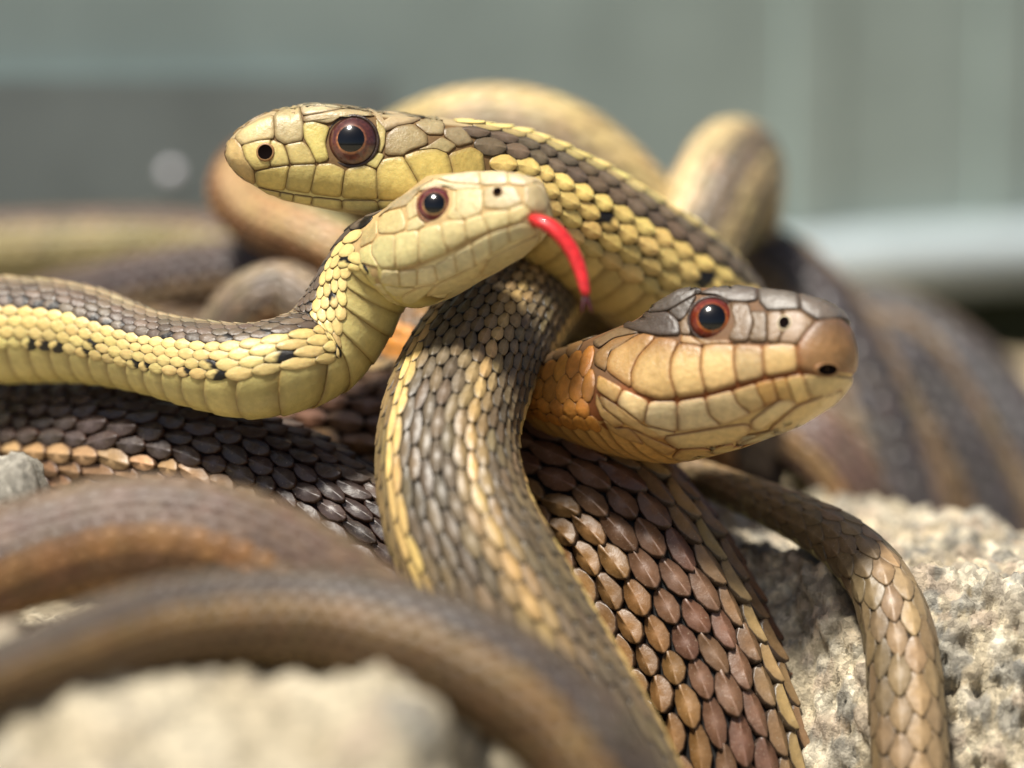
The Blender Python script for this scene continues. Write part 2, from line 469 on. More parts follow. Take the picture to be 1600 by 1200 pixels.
def build_scales(sn, colour, aspect=1.5, keel=.5, lift=.10, dome=.10, power=1.9, wmul=1.30, lmul=1.12,
                 s0=0.0, s1=None, skip=None, ventral=True, vcol=None, jitter=.06, tipdark=.15, gap=0.0, vmul=1.0, roof=0.0, rotj=.05):
    """returns verts (n,NVS,3), cols (n,NVS,3), info"""
    s1 = s1 or sn.len
    dth = 2 * sn.theta / sn.rows
    asp = aspect if callable(aspect) else (lambda s: aspect + 0 * s)
    p_of_s = lambda s: np.interp(s, sn.S, sn.R) * dth * asp(s)
    lat, dth = lattice(sn, p_of_s, sn.rows, s0, s1)
    if skip is not None:
        keep = ~skip(lat[:, 2], lat[:, 3]); lat = lat[keep]
    n = len(lat)
    j, i, s, th = lat.T
    r = np.interp(s, sn.S, sn.R)
    w = r * dth * wmul * .5 * (1 - gap); l = p_of_s(s) * lmul * .5 * (1 - gap)
    w = w * (1 + jitter * rng.normal(size=n)); l = l * (1 + jitter * rng.normal(size=n))
    rot = rng.normal(size=n) * rotj
    ca, sa = np.cos(ANG), np.sin(ANG)
    rad = (np.abs(ca) ** power + np.abs(sa) ** power) ** (-1 / power)
    oa, ob = rad * ca, rad * sa
    ob = ob * np.where(oa < 0, 1 - .12 * np.abs(oa), 1 - .10 * oa)      # a little slimmer towards the tip
    V = np.zeros((n, NVS, 3)); C = np.zeros((n, NVS, 3))
    cc, ce, sp = colour(j, i, s / sn.len, th, rng)
    spx = rng.uniform(-.5, .35, n)
    ck = np.clip(cc * 1.28 + .02, 0, 1)
    rl = rng.normal(size=n) * .25 + 1
    for ri in range(len(RING) + 1):
        if ri < len(RING):
            rho, hp = RING[ri]; A = oa * rho; B = ob * rho; sl = slice(ri * NA, (ri + 1) * NA)
        else:
            rho, hp = 0, 1.05; A = np.zeros(1); B = np.zeros(1); sl = slice(NVS - 1, NVS)
        a = A[None] * l[:, None]; b = B[None] * w[:, None]
        a2 = a + b * rot[:, None]; b2 = b - a * rot[:, None]
        ss = np.clip(s[:, None] + a2, 0.0, sn.len); tt = th[:, None] + b2 / r[:, None]
        W = w[:, None]
        lf = lift * W * 2 * (A[None] * .5 + .5) * rl[:, None]
        if ri == 0:
            h = np.minimum(lf - .14 * W, .02 * W) - .10 * W
        else:
            kk = keel * W * .30 * np.exp(-(B[None] / .16) ** 2) * (1 - .55 * (rho > .95)) * (rho > 0.01) + (keel * W * .30 if rho == 0 else 0)
            h = lf + dome * W * 2 * hp + kk + roof * W * (1 - np.abs(B[None])) * (.5 + .5 * rho)
        V[:, sl], _ = sn.surf(ss, tt, h)
        if ri <= 1:
            f = 0.0
        elif ri == 2:
            f = .75
        else:
            f = 1.0
        col = ce[:, None] * (1 - f) + cc[:, None] * f
        if keel > .3 and ri >= 1:
            m = np.exp(-(B[None] / .06) ** 2)[..., None] * .75 * (f > 0)
            col = col * (1 - m) + ck[:, None] * m
        col = col * (1 - tipdark * np.clip(-A[None] * 1.2, 0, 1)[..., None])
        if sp is not None:
            mk = (sp[:, None] & (A[None] + .5 * B[None] * np.sign(spx)[:, None] < spx[:, None]))[..., None]
            col = np.where(mk, lin((22, 18, 13)), col)
        C[:, sl] = col
    info = dict(j=j, i=i, s=s, th=th, w=w, l=l)
    # belly scutes
    VV = VC = None
    if ventral:
        S = np.linspace(s0 if ventral is True else ventral, s1, 1500)
        idx = np.concatenate([[0], np.cumsum((S[1] - S[0]) / np.maximum(p_of_s(S[:-1]) * vmul, .02))])
        sv = np.interp(np.arange(int(idx[-1])), idx, S); nv = len(sv)
        half = math.pi - sn.theta + dth * .75
        k = np.linspace(-1, 1, 13)
        prof = [(-.60, .10), (0.0, .38), (.5, .75), (.66, .8), (.70, .35), (.68, -.3)]
        VV = np.zeros((nv, len(prof) * 13, 3)); VC = np.zeros_like(VV)
        rv = np.interp(sv, sn.S, sn.R); pv = p_of_s(sv) * vmul
        base, edge = vcol(sv / sn.len, rng) if vcol else (np.tile(lin((150, 140, 100)), (nv, 1)),) * 2
        for q, (fa, fh) in enumerate(prof):
            rn = 1 - .38 * np.abs(k) ** 3                     # rounded rear corners
            ss = np.clip(sv[:, None] + pv[:, None] * (fa * np.where(fa > 0, rn[None], 1)), 0, sn.len)
            tt = math.pi + k[None] * half + 0 * ss
            hgt = rv[:, None] * .055 * fh * (1 - .5 * k[None] ** 4)
            VV[:, q * 13:(q + 1) * 13], _ = sn.surf(ss, tt, hgt)
            f = 1.0 if q in (1, 2) else (.5 if q == 3 else 0.)
            VC[:, q * 13:(q + 1) * 13] = (base * f + edge * (1 - f))[:, None]
    return V, C, info, VV, VC

VENT_F = [[q * 13 + k, q * 13 + k + 1, (q + 1) * 13 + k + 1, (q + 1) * 13 + k] for q in range(5) for k in range(12)]

def joined(name, V, C, Ft, mat, parent):
    n, m = V.shape[:2]
    if n == 0: return None
    Ft3 = []
    faces = []
    for k in range(n):
        o = k * m
        faces += [[a + o for a in f] for f in Ft]
    o = mesh_obj(name, V.reshape(-1, 3), faces, mat, parent, C.reshape(-1, 3))
    return tag(o, kind='stuff')

# flood of work per snake is collected first, scales are emitted when all bodies are known
JOBS = []
def snake(label, pts, colour, skin=(40, 34, 26), head=None, hint=(0, 1, 0), hints=None, rows=19, theta=125., flat=1.0,
          vcol=None, mat=None, single=0, skincol=None, group=None, **kw):
    sn = Snake(pts, head, hint, hints, flat, rows, theta)
    V, F, s, th = sn.tube(56, .05)
    low = V[np.argmin(V[:, 2])]
    root = empty('garter_snake', (sn.C[len(sn.C) // 2][0], sn.C[len(sn.C) // 2][1], low[2]))
    tag(root, label, 'snake', group)
    sc = np.tile(lin(skin), (len(V), 1)) if skincol is None else skincol(s, th, sn)
    sn.body = mesh_obj('body', V, F, M_SKIN, root, sc)
    sn.V, sn.F, sn.root = V, F, root
    sn.bvh = BVHTree.FromPolygons([Vector(v) for v in V], F)
    ALL.append(sn)
    JOBS.append((sn, colour, vcol, mat or M_SCALE, single, kw))
    return sn

def emit_scales():
    # one tree of all bodies for the visibility test
    Vs, Fs, o = [], [], 0
    for sn in ALL:
        Vs.append(sn.V); Fs += [[a + o for a in f] for f in sn.F]; o += len(sn.V)
    tree = BVHTree.FromPolygons([Vector(v) for v in np.vstack(Vs)], Fs)
    cv = Vector(CAM)
    def visible(c, tol):
        d = Vector(c) - cv; L = d.length
        hit = tree.ray_cast(cv, d / L, L - tol)
        return hit[0] is None
    for sn, colour, vcol, mat, single, kw in JOBS:
        V, C, info, VV, VC = build_scales(sn, colour, vcol=vcol, **kw)
        n = len(V)
        pick = np.zeros(n, bool); vpick = np.zeros(0 if VV is None else len(VV), bool)
        if single:
            for arr, pk, dim in ((V, pick, 0), (VV, vpick, 1)):
                if arr is None: continue
                cen = arr[:, NVS - 1] if dim == 0 else arr.mean(1)
                px, py, d = proj(cen)
                ax, ay, _ = proj(arr.reshape(-1, 3)); ax = ax.reshape(arr.shape[:2]); ay = ay.reshape(arr.shape[:2])
                size = np.minimum(np.ptp(ax, 1), 400) * np.minimum(np.ptp(ay, 1), 400)
                ok = (px > -10) & (px < 1610) & (py > -10) & (py < 1210) & (np.maximum(np.ptp(ax, 1), np.ptp(ay, 1)) > 10)
                cand = [k for k in np.argsort(-size) if ok[k]]
                got = 0
                for k in cand:
                    tests = [cen[k]] if dim == 0 else [arr[k, 13 * 2 + q] for q in (0, 3, 6, 9, 12)]
                    if any(visible(t, .16) for t in tests):
                        pk[k] = True; got += 1
                        if got >= single: break
        for k in np.nonzero(pick)[0]:
            mesh_obj('scale', V[k], SCALE_F, mat, sn.root, C[k])
        for k in np.nonzero(vpick)[0]:
            mesh_obj('belly_scale', VV[k], VENT_F, mat, sn.root, VC[k])
        joined('scale_cover', V[~pick], C[~pick], SCALE_F, mat, sn.root)
        if VV is not None:
            joined('belly_cover', VV[~vpick], VC[~vpick], VENT_F, mat, sn.root)
        print('scales', n, int(pick.sum()), int(vpick.sum()))

# ------------------------------------------------------------------ colour patterns
def mixc(a, b, f):
    f = np.asarray(f)[..., None]
    return a * (1 - f) + b * f

def pattern(rows, stripe=None, back=(110, 96, 76), flank=None, low=None, sm=0, fm=(6, 7), edge=.35, var=.09, spots=None, back2=None, edgec=None, seed=0):
    """colour by scale row: |row| 0 is the spine row. stripe on |row|<=sm, flank stripe on rows fm, low below it"""
    def f(j, i, u, th, rng):
        m = np.abs(j); n = len(m)
        c = np.tile(lin(back), (n, 1))
        if back2 is not None:
            r = rng.random(n)
            c = mixc(c, lin(back2), r)
        if stripe is not None:
            c[m <= sm] = lin(stripe)
            c[m == sm + 1] = c[m == sm + 1] * .62 + lin(stripe) * .38
        if flank is not None:
            k = (m >= fm[0]) & (m <= fm[1]); c[k] = lin(flank)
        if low is not None:
            c[m > fm[1]] = lin(low)
        c = c * (1 + var * rng.normal(size=n))[:, None]
        c = c * (1 + .022 * rng.normal(size=(n, 3)))
        e = c * edge
        if edgec is not None:
            e = mixc(e, np.tile(lin(edgec), (n, 1)), np.full(n, .6))
        if spots is not None:
            k = spots(j, i, rng)
            e[k] = lin((16, 13, 9))
        else:
            k = None
        return np.clip(c, .004, .9), np.clip(e, .002, .9), k
    return f

def belly(col, edge, var=.06):
    def f(u, rng):
        n = len(u)
        c = np.tile(lin(col), (n, 1)) * (1 + var * rng.normal(size=n))[:, None]
        return np.clip(c, 0, .9), np.tile(lin(edge), (n, 1))
    return f

# ------------------------------------------------------------------ head shields traced on the head's surface
def inside(poly, x, y):
    x = np.asarray(x); y = np.asarray(y); c = np.zeros(x.shape, bool); n = len(poly)
    for k in range(n):
        x0, y0 = poly[k]; x1, y1 = poly[(k + 1) % n]
        cond = ((y0 > y) != (y1 > y)) & (x < (x1 - x0) * (y - y0) / ((y1 - y0) if y1 != y0 else 1e-9) + x0)
        c ^= cond
    return c

def chaikin(p, it=2, q=.22):
    for _ in range(it):
        a = p * (1 - q) + np.roll(p, -1, 0) * q; b = p * q + np.roll(p, -1, 0) * (1 - q)
        p = np.stack([a, b], 1).reshape(-1, 2)
    return p

def resample(p, n):
    c = np.vstack([p, p[:1]]); d = np.concatenate([[0], np.cumsum(np.linalg.norm(np.diff(c, axis=0), axis=1))])
    u = np.linspace(0, d[-1], n, endpoint=False)
    return np.stack([np.interp(u, d, c[:, 0]), np.interp(u, d, c[:, 1])], -1)

def cast(sn, px, py):
    d = P(px, py, 1.0) - CAM
    dv = Vector(d).normalized()
    hit = sn.bvh.ray_cast(Vector(CAM), dv)
    if hit[0] is None:
        L = np.linalg.norm(sn.C[40] - CAM)
        hit = sn.bvh.find_nearest(Vector(CAM + np.array(dv) * L))
    nrm = np.array(hit[1])
    if nrm @ np.array(dv) > .0: nrm = -nrm
    return np.array(hit[0]), nrm

def mirror(sn, V):
    k = int(len(sn.S) * (sn.head['L'] * .5 / sn.len))
    c, n = sn.C[k], sn.Vv[k]
    return V - 2 * ((V - c) @ n)[..., None] * n

def shield(sn, name, poly, col, edge, h=.020, gap=1.3, both=True, n=30, edgef=None, round_=.09, dark=None):
    p = chaikin(np.asarray(poly, float), 2, round_)
    cen = p.mean(0)
    p = resample(p, n)
    mr = np.linalg.norm(p - cen, axis=1).mean()
    rings = [(1.0 - gap / mr, -.7), (1.0 - gap / mr, .5), (1 - (gap + 1.1) / mr, .9), (.78, 1.02), (.45, 1.06)]
    if max(col) < 140: edge = (58, 44, 33)
    c0, e0 = lin(col), lin(edge)
    V, C = [], []
    jit = 1 + .06 * rng.normal()
    for ri, (f, hp) in enumerate(rings):
        for q in range(n):
            x, y = cen + (p[q] - cen) * f
            a, nr = cast(sn, x, y)
            V.append(a + nr * h * hp)
            k = (0, .12, .45, .9, 1)[ri]
            cc = (e0 * (1 - k) + c0 * k) * jit
            if dark is not None:            # tinted upper border, part of the scale's own colouring
                t = np.clip(dark[1] * ((cen[1] - y) / mr - dark[2]), 0, 1)
                cc = cc * (1 - t) + lin(dark[0]) * t
            C.append(cc)
    a, nr = cast(sn, *cen); V.append(a + nr * h * 1.07); C.append(c0 * jit)
    F = []
    for r in range(len(rings) - 1):
        for q in range(n):
            A = r * n + q; B = r * n + (q + 1) % n
            F.append([A, B, B + n, A + n])
    for q in range(n):
        F.append([(len(rings) - 1) * n + q, (len(rings) - 1) * n + (q + 1) % n, len(rings) * n])
    V = np.array(V); C = np.clip(np.array(C), 0, .95)
    o = mesh_obj(name, V, F, M_HEAD, sn.root, C)
    if both:
        mesh_obj(name, mirror(sn, V), [f[::-1] for f in F], M_HEAD, sn.root, C)
    return o

def sphere_patch(c, axis, r, a0, a1, nr=10, na=32):
    axis = unit(np.asarray(axis)); t = np.cross(axis, [0.3, .1, 1.0]); t = unit(t); b = np.cross(axis, t)
    V = []
    for k in range(nr + 1):
        al = a0 + (a1 - a0) * k / nr
        for q in range(na):
            ph = 2 * math.pi * q / na
            V.append(c + r * (math.cos(al) * axis + math.sin(al) * (math.cos(ph) * t + math.sin(ph) * b)))
    F = [[k * na + q, k * na + (q + 1) % na, (k + 1) * na + (q + 1) % na, (k + 1) * na + q] for k in range(nr) for q in range(na)]
    return np.array(V), F

def torus(c, axis, R, r, sx=1.0, nu=40, nv=10):
    axis = unit(np.asarray(axis)); t = unit(np.cross(axis, CUP)); b = np.cross(axis, t)
    V = []
    for k in range(nu):
        a = 2 * math.pi * k / nu; e = math.cos(a) * t * sx + math.sin(a) * b
        for q in range(nv):
            p = 2 * math.pi * q / nv
            V.append(c + e * (R + r * math.cos(p)) + axis * r * math.sin(p))
    F = [[k * nv + q, ((k + 1) % nu) * nv + q, ((k + 1) % nu) * nv + (q + 1) % nv, k * nv + (q + 1) % nv] for k in range(nu) for q in range(nv)]
    return np.array(V), F

def eye(sn, px, py, rpx, gaze, iris, ring, rim, pup=.52, sink=.5, rimcol=(40, 26, 20)):
    a, nr = cast(sn, px, py)
    d = (a - CAM) @ FWD
    R = rpx * d / FPX
    re = R / math.sqrt(1 - sink ** 2)
    gz = unit(cdir(*gaze))
    ax = unit(nr * .35 + gz * .65)
    c = a - ax * re * sink
    for side in (0, 1):
        mv = (lambda v: v) if side == 0 else (lambda v: mirror(sn, v))
        fl = (lambda F: F) if side == 0 else (lambda F: [f[::-1] for f in F])
        V, F = sphere_patch(c, ax, re, math.radians(.5), math.radians(125), 26, 48)
        al = np.arccos(np.clip(unit(V - c) @ ax, -1, 1)); sa = np.sin(np.minimum(al, math.pi / 2))
        pr = pup
        f1 = sstep(pr + .015, pr + .075, sa)[:, None]; f2 = sstep(.70, .88, sa)[:, None]
        tg = unit((V - c) - ((V - c) @ ax)[:, None] * ax); gq = (.25 + .75 * sstep(-.7, .8, tg @ unit(cdir(gaze[0] * 2, -1, 0))))[:, None]
        col = (lin(ring) * gq + lin(iris) * (1 - gq)) * (1 - f1) + lin(iris) * (.7 + .6 * gq) * f1
        col = col * (1 - f2) + lin(rim) * f2
        o = mesh_obj('eye', mv(V), fl(F), M_IRIS, sn.root, col)
        V, F = sphere_patch(c, ax, re * 1.012, .001, math.asin(pr), 10, 40)
        mesh_obj('pupil', mv(V), fl(F), M_PUPIL, o)
        V, F = torus(a + ax * re * .0, ax, R * 1.03, R * .075)
        mesh_obj('eye_rim', mv(V), fl(F), M_HEAD, o, np.tile(lin(rimcol), (len(V), 1)))
    return R

def nostril(sn, px, py, rpx, sx=1.0, col=(170, 150, 105), name='nostril', both=True):
    a, nr = cast(sn, px, py)
    R = rpx * ((a - CAM) @ FWD) / FPX
    nr = unit(nr)
    for side in ((0, 1) if both else (0,)):
        mv = (lambda v: v) if side == 0 else (lambda v: mirror(sn, v))
        V, F = torus(a + nr * .014, nr, R * 1.05, R * .26, sx, 26, 8)
        o = mesh_obj(name, mv(V), F if side == 0 else [f[::-1] for f in F], M_HEAD, sn.root, np.tile(lin(col), (len(V), 1)))
        t = unit(np.cross(nr, CUP)); b = np.cross(nr, t)
        V = [a + nr * .020]; 
        for rho, h in ((.45, .022), (.8, .027), (1.02, .031)):
            for q in range(22):
                p = 2 * math.pi * q / 22
                V.append(a + nr * h + R * rho * (math.cos(p) * t * sx + math.sin(p) * b))
        F = [[0, 1 + q, 1 + (q + 1) % 22] for q in range(22)]
        for k in range(2):
            F += [[1 + k * 22 + q, 1 + (k + 1) * 22 + q, 1 + (k + 1) * 22 + (q + 1) % 22, 1 + k * 22 + (q + 1) % 22] for q in range(22)]
        mesh_obj('opening', mv(np.array(V)), F, M_DARK, o)

def crop(ox, oy, k):
    return lambda pts: [(ox + x / k, oy + y / k) for x, y in pts]

# ------------------------------------------------------------------ the setting
build_block()
g = 90
V = [(-150, -150, -4.65), (150, -150, -4.65), (150, 150, -4.65), (-150, 150, -4.65)]
gr = mesh_obj('ground', V, [[0, 1, 2, 3]], M_CONC, None, np.tile(lin((170, 160, 135)), (4, 1)))
tag(gr, kind='structure')

def box_on_wall(a, b, z0, z1, thick, nrm, mat, name, parent, bev=.0):
    a = np.array([a[0], a[1], 0.]); b = np.array([b[0], b[1], 0.])
    n = np.array([nrm[0], nrm[1], 0.])
    V = []
    for p in (a, b):
        for z in (z0, z1):
            for t in (0, thick):
                V.append(p + n * t + np.array([0, 0, z]))
    F = [[0, 1, 3, 2], [4, 6, 7, 5], [0, 4, 5, 1], [2, 3, 7, 6], [1, 5, 7, 3], [0, 2, 6, 4]]
    return mesh_obj(name, V, F, mat, parent, None, False)

WA = P(-500, 300, 30.5)[:2]; WB = P(2100, 300, 51)[:2]
wd = (WB - WA) / np.linalg.norm(WB - WA); wn = np.array([wd[1], -wd[0]])      # normal towards the camera
wall = empty('wall', (*((WA + WB) / 2), -4.6))
tag(wall, 'grey painted wall panel with pale rounded bottom edge behind the snakes', 'wall')
box_on_wall(WA, WB, .9, 17, -1.0, wn, M_WALL, 'panel', wall)
box_on_wall(WA - wn * .8, WB - wn * .8, -4.6, 1.0, -1.0, wn, plain('mossy_shaded_base', (44, 48, 30), .9, .2, 0, .3, 150), 'foundation', wall)  # moss green, with the shade under the ledge put into the dark colour
# rounded hem along the bottom
prof = [(math.cos(a) * .62, math.sin(a) * .56) for a in np.linspace(-math.pi / 2, math.pi / 2, 14)]
V = []; 
for p in (WA, WB):
    for (t, z) in prof: V.append((p[0] + wn[0] * t * 1.1, p[1] + wn[1] * t * 1.1, 1.28 + z))
n = len(prof)
mesh_obj('bottom_ledge', V, [[k, k + 1, n + k + 1, n + k] for k in range(n - 1)], M_LEDGE, wall)
L = np.linalg.norm(WB - WA)
for px_, wd_ in ((1255, .5), (1560, .55), (2000, .5)):
    # rib position along the wall from the pixel column
    dirx = (px_ - 800) / FPX / math.cos(0)
    # intersect the ray's ground track with the wall line
    ray = np.array([dirx, math.cos(PITCH)]); M_ = np.array([ray, -wd]).T
    tt = np.linalg.solve(M_, WA)[1]
    c = WA + wd * tt
    box_on_wall(c - wd * wd_, c + wd * wd_, 1.9, 16.9, .12, wn, M_WALL, 'rib', wall)
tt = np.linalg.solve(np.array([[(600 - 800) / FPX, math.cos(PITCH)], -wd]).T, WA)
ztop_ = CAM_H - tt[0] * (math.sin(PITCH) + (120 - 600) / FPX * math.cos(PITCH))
box_on_wall(WA, WA + wd * tt[1], 1.9, ztop_, .25, wn, plain('panel_shade_colour', (138, 146, 143), .6, .3, 0, .12, 50), 'shade_panel', wall)  # added board, its darker colour imitates shade on the lower left wall
# small white dome on the panel
tt = np.linalg.solve(np.array([[(258 - 800) / FPX, math.cos(PITCH)], -wd]).T, WA)
cz = CAM_H - (tt[0] * 1.0) * (math.sin(PITCH) + (268 - 600) / FPX * math.cos(PITCH))
c3 = np.array([*(WA + wd * tt[1]), cz]) ; wn3 = np.array([*wn, 0])
V, F = sphere_patch(c3 + wn3 * .22, wn3, .12, .01, 1.3, 6, 20)
mesh_obj('white_dot', V, F, M_DOT, wall)

# pale slab lying in the sun behind, right
def bumpy_slab():
    x = np.linspace(4.6, 16, 60); y = np.linspace(33.5, 42.0, 60)
    X, Y = np.meshgrid(x, y); Z = -.25 + .25 * fbm(X, Y, 77, 5, .8) - 4.2 * sstep(5.2, 4.6, X) * 0
    V = np.stack([X, Y, Z], -1).reshape(-1, 3); idx = np.arange(3600).reshape(60, 60)
    F = np.stack([idx[:-1, :-1], idx[:-1, 1:], idx[1:, 1:], idx[1:, :-1]], -1).reshape(-1, 4).tolist()
    loop = np.concatenate([idx[0, :], idx[1:, -1], idx[-1, -2::-1], idx[-2:0:-1, 0]])
    low = V[loop].copy(); low[:, 2] = -4.65; k = len(loop); a = np.arange(k)
    F += np.stack([loop, 3600 + a, 3600 + (a + 1) % k, np.roll(loop, -1)], -1).tolist()
    V = np.vstack([V, low])
    o = mesh_obj('concrete_slab', V, F, M_CONC, None, np.tile(lin((215, 195, 160)), (len(V), 1)), True, origin=(10, 38, -4.65))
    tag(o, 'pale sunlit concrete slab in front of the wall beyond the snakes', 'concrete slab')
bumpy_slab()

# small broken lump of concrete at the left
def lump():
    c = P(18, 800, 22.6); V = []; F = []
    nu, nv = 28, 18
    for a in range(nv + 1):
        for b in range(nu):
            th, ph = math.pi * a / nv, 2 * math.pi * b / nu
            d = np.array([math.sin(th) * math.cos(ph), math.sin(th) * math.sin(ph), math.cos(th)])
            r = .42 * (1 + .5 * float(fbm(np.array(d[0] * 2 + d[2]), np.array(d[1] * 2 - d[2]), 9, 5, 1.5)))
            V.append(c + d * r * np.array([.75, 1.0, 1.25]))
    F = [[a * nu + b, a * nu + (b + 1) % nu, (a + 1) * nu + (b + 1) % nu, (a + 1) * nu + b] for a in range(nv) for b in range(nu)]
    V = np.array(V)
    o = mesh_obj('concrete_lump', V, F, M_CONC, None, np.tile(lin((178, 172, 158)), (len(V), 1)), True, origin=(c[0], c[1], V[:, 2].min()))
    tag(o, 'small pale broken lump of concrete beside the dark scaled coil', 'stone')
lump()

# ------------------------------------------------------------------ the snakes
def along(p0, p1, ts, r):
    return [tuple(np.array(p0) * (1 - t) + np.array(p1) * t) + (r,) for t in ts]

def axis_pts(p0, p1, r):
    """collinear points of the head axis in space (p0 snout, p1 back of the head), as pixels"""
    a, b = P(*p0), P(*p1); out = []
    for t in (0, .25, .5, .75, 1.0):
        q = proj(a * (1 - t) + b * t); out.append((q[0], q[1], q[2], r))
    return out, np.linalg.norm(b - a)

# --- A: top snake, head facing left
axA, LA = axis_pts((352, 238, 23.3), (735, 264, 23.75), 78)
def skinA(s, th, sn):
    t = s / sn.head['L']; k = np.abs((th + np.pi) % (2 * np.pi) - np.pi) / np.pi
    c = np.tile(lin((110, 84, 50)), (len(s), 1))
    c[(k < .2) & (t < 1)] = lin((170, 150, 112))
    c[(k > .62) & (t < 1.05)] = lin((205, 195, 140)); c[t > 1.05] = lin((50, 42, 28))
    return c
A = snake('olive yellow snake with upright head facing left above the others', axA + [
    (800, 288, 24.0, 86), (880, 332, 24.3, 94), (970, 392, 24.7, 100), (1055, 455, 25.2, 103), (1110, 520, 26.0, 100), (1100, 590, 26.9, 96), (1010, 630, 27.6, 94), (890, 640, 28.2, 92)],
    pattern(19, stripe=(232, 206, 128), back=(116, 98, 76), back2=(98, 84, 68), flank=(226, 194, 116), low=(216, 186, 116), sm=1, fm=(5, 7), edge=.30,
            spots=lambda j, i, r: (np.abs(j) >= 5) & (r.random(len(j)) < .10)),
    head=dict(L=LA, ztop=[(0, .75), (.06, .84), (.12, .95), (.2, 1)], zbot=[(0, .6), (.06, .78), (.15, .93), (.25, 1)]), hint=(0.05, 1, .18), skincol=skinA, rows=17, theta=120, vcol=belly((208, 182, 112), (124, 98, 52)), mat=M_SOFT, single=230,
    aspect=1.6, keel=.35, lift=.13, dome=.07, s0=LA * .60, power=2.0, ventral=LA * .8)
ca = crop(320, 120, 3.2)
SEAM_A = (92, 66, 36)
yA, tA, oA = (208, 187, 112), (172, 156, 112), (196, 178, 106)
A_SH = [
 ('snout_scale', [(150,305),(185,345),(205,410),(248,468),(256,538),(190,512),(112,445),(96,372),(112,325)], (196,168,112), False),
 ('nose_scale', [(185,345),(270,320),(335,315),(318,378),(330,450),(250,466),(205,410)], (206,186,116), True),
 ('nose_scale', [(335,315),(392,338),(412,385),(426,440),(332,450),(318,378)], (204,184,116), True),
 ('snout_top_scale', [(150,305),(190,262),(280,212),(345,190),(350,310),(270,320),(185,345)], (192,172,122), True),
 ('forehead_scale', [(345,190),(405,158),(470,132),(485,200),(496,250),(490,322),(400,340),(352,310)], (182,164,118), True),
 ('loreal_scale', [(402,342),(490,324),(520,352),(560,434),(430,440),(415,385)], (192,172,108), True),
 ('eye_front_scale', [(490,236),(535,222),(625,250),(602,330),(622,415),(562,435),(522,352),(496,310)], (196,180,104), True),
 ('brow_scale', [(490,200),(700,165),(835,180),(850,205),(760,190),(690,195),(625,235),(535,225),(496,236)], (178,160,120), True),
 ('crown_scale', [(470,132),(490,115),(560,100),(645,112),(700,160),(600,180),(490,198)], (196,178,138), True),
 ('crown_scale', [(645,120),(800,130),(1000,145),(1170,172),(1040,235),(960,248),(905,280),(850,205),(835,178),(700,160)], (170,150,114), True),
 ('eye_back_scale', [(852,208),(905,262),(900,340),(880,385),(862,375),(868,300)], (186,168,108), True),
 ('eye_back_scale', [(862,378),(898,390),(890,408),(858,462),(803,440),(840,410)], (198,182,112), True),
 ('temple_scale', [(908,290),(960,250),(1040,238),(1110,290),(1116,340),(1020,370),(990,396),(898,392)], (158,140,100), True),
 ('temple_scale', [(1045,236),(1150,195),(1200,240),(1192,292),(1112,290)], (152,136,100), True),
 ('temple_scale', [(1118,345),(1185,300),(1260,345),(1212,384),(1150,360),(1060,368)], (158,142,100), True),
 ('temple_scale', [(1192,262),(1290,250),(1345,330),(1260,350),(1195,300)], (144,128,96), True),
 ('upper_lip_scale', [(250,470),(425,443),(415,490),(400,566),(330,560),(258,540)], yA, True),
 ('upper_lip_scale', [(426,443),(560,438),(545,500),(525,582),(401,562)], (198,180,112), True),
 ('upper_lip_scale', [(561,438),(630,433),(702,463),(690,530),(680,602),(526,582)], yA, True),
 ('upper_lip_scale', [(704,463),(800,442),(857,466),(864,540),(862,611),(681,604)], yA, True),
 ('upper_lip_scale', [(859,466),(892,411),(990,398),(1020,450),(1056,512),(1100,600),(960,612),(863,611)], (202,180,104), True),
 ('upper_lip_scale', [(991,397),(1060,372),(1150,360),(1214,386),(1237,472),(1240,600),(1102,600),(1057,511)], (196,174,98), True),
 ('upper_lip_scale', [(1216,386),(1330,350),(1388,380),(1400,465),(1390,580),(1242,600),(1238,472)], (190,166,92), True),
 ('lower_lip_scale', [(262,546),(320,562),(380,573),(378,598),(318,582)], (200,182,120), True),
 ('lower_lip_scale', [(380,573),(446,586),(440,622),(378,598)], (204,190,126), True),
 ('lower_lip_scale', [(446,586),(540,598),(530,640),(441,621)], (206,192,128), True),
 ('lower_lip_scale', [(541,598),(685,613),(690,662),(531,640)], (210,198,136), True),
 ('lower_lip_scale', [(686,613),(860,615),(880,680),(691,662)], (212,200,140), True),
 ('lower_lip_scale', [(861,615),(1040,612),(1060,685),(881,680)], (212,200,140), True),
 ('lower_lip_scale', [(1041,612),(1220,606),(1250,690),(1061,685)], (208,196,136), True),
]

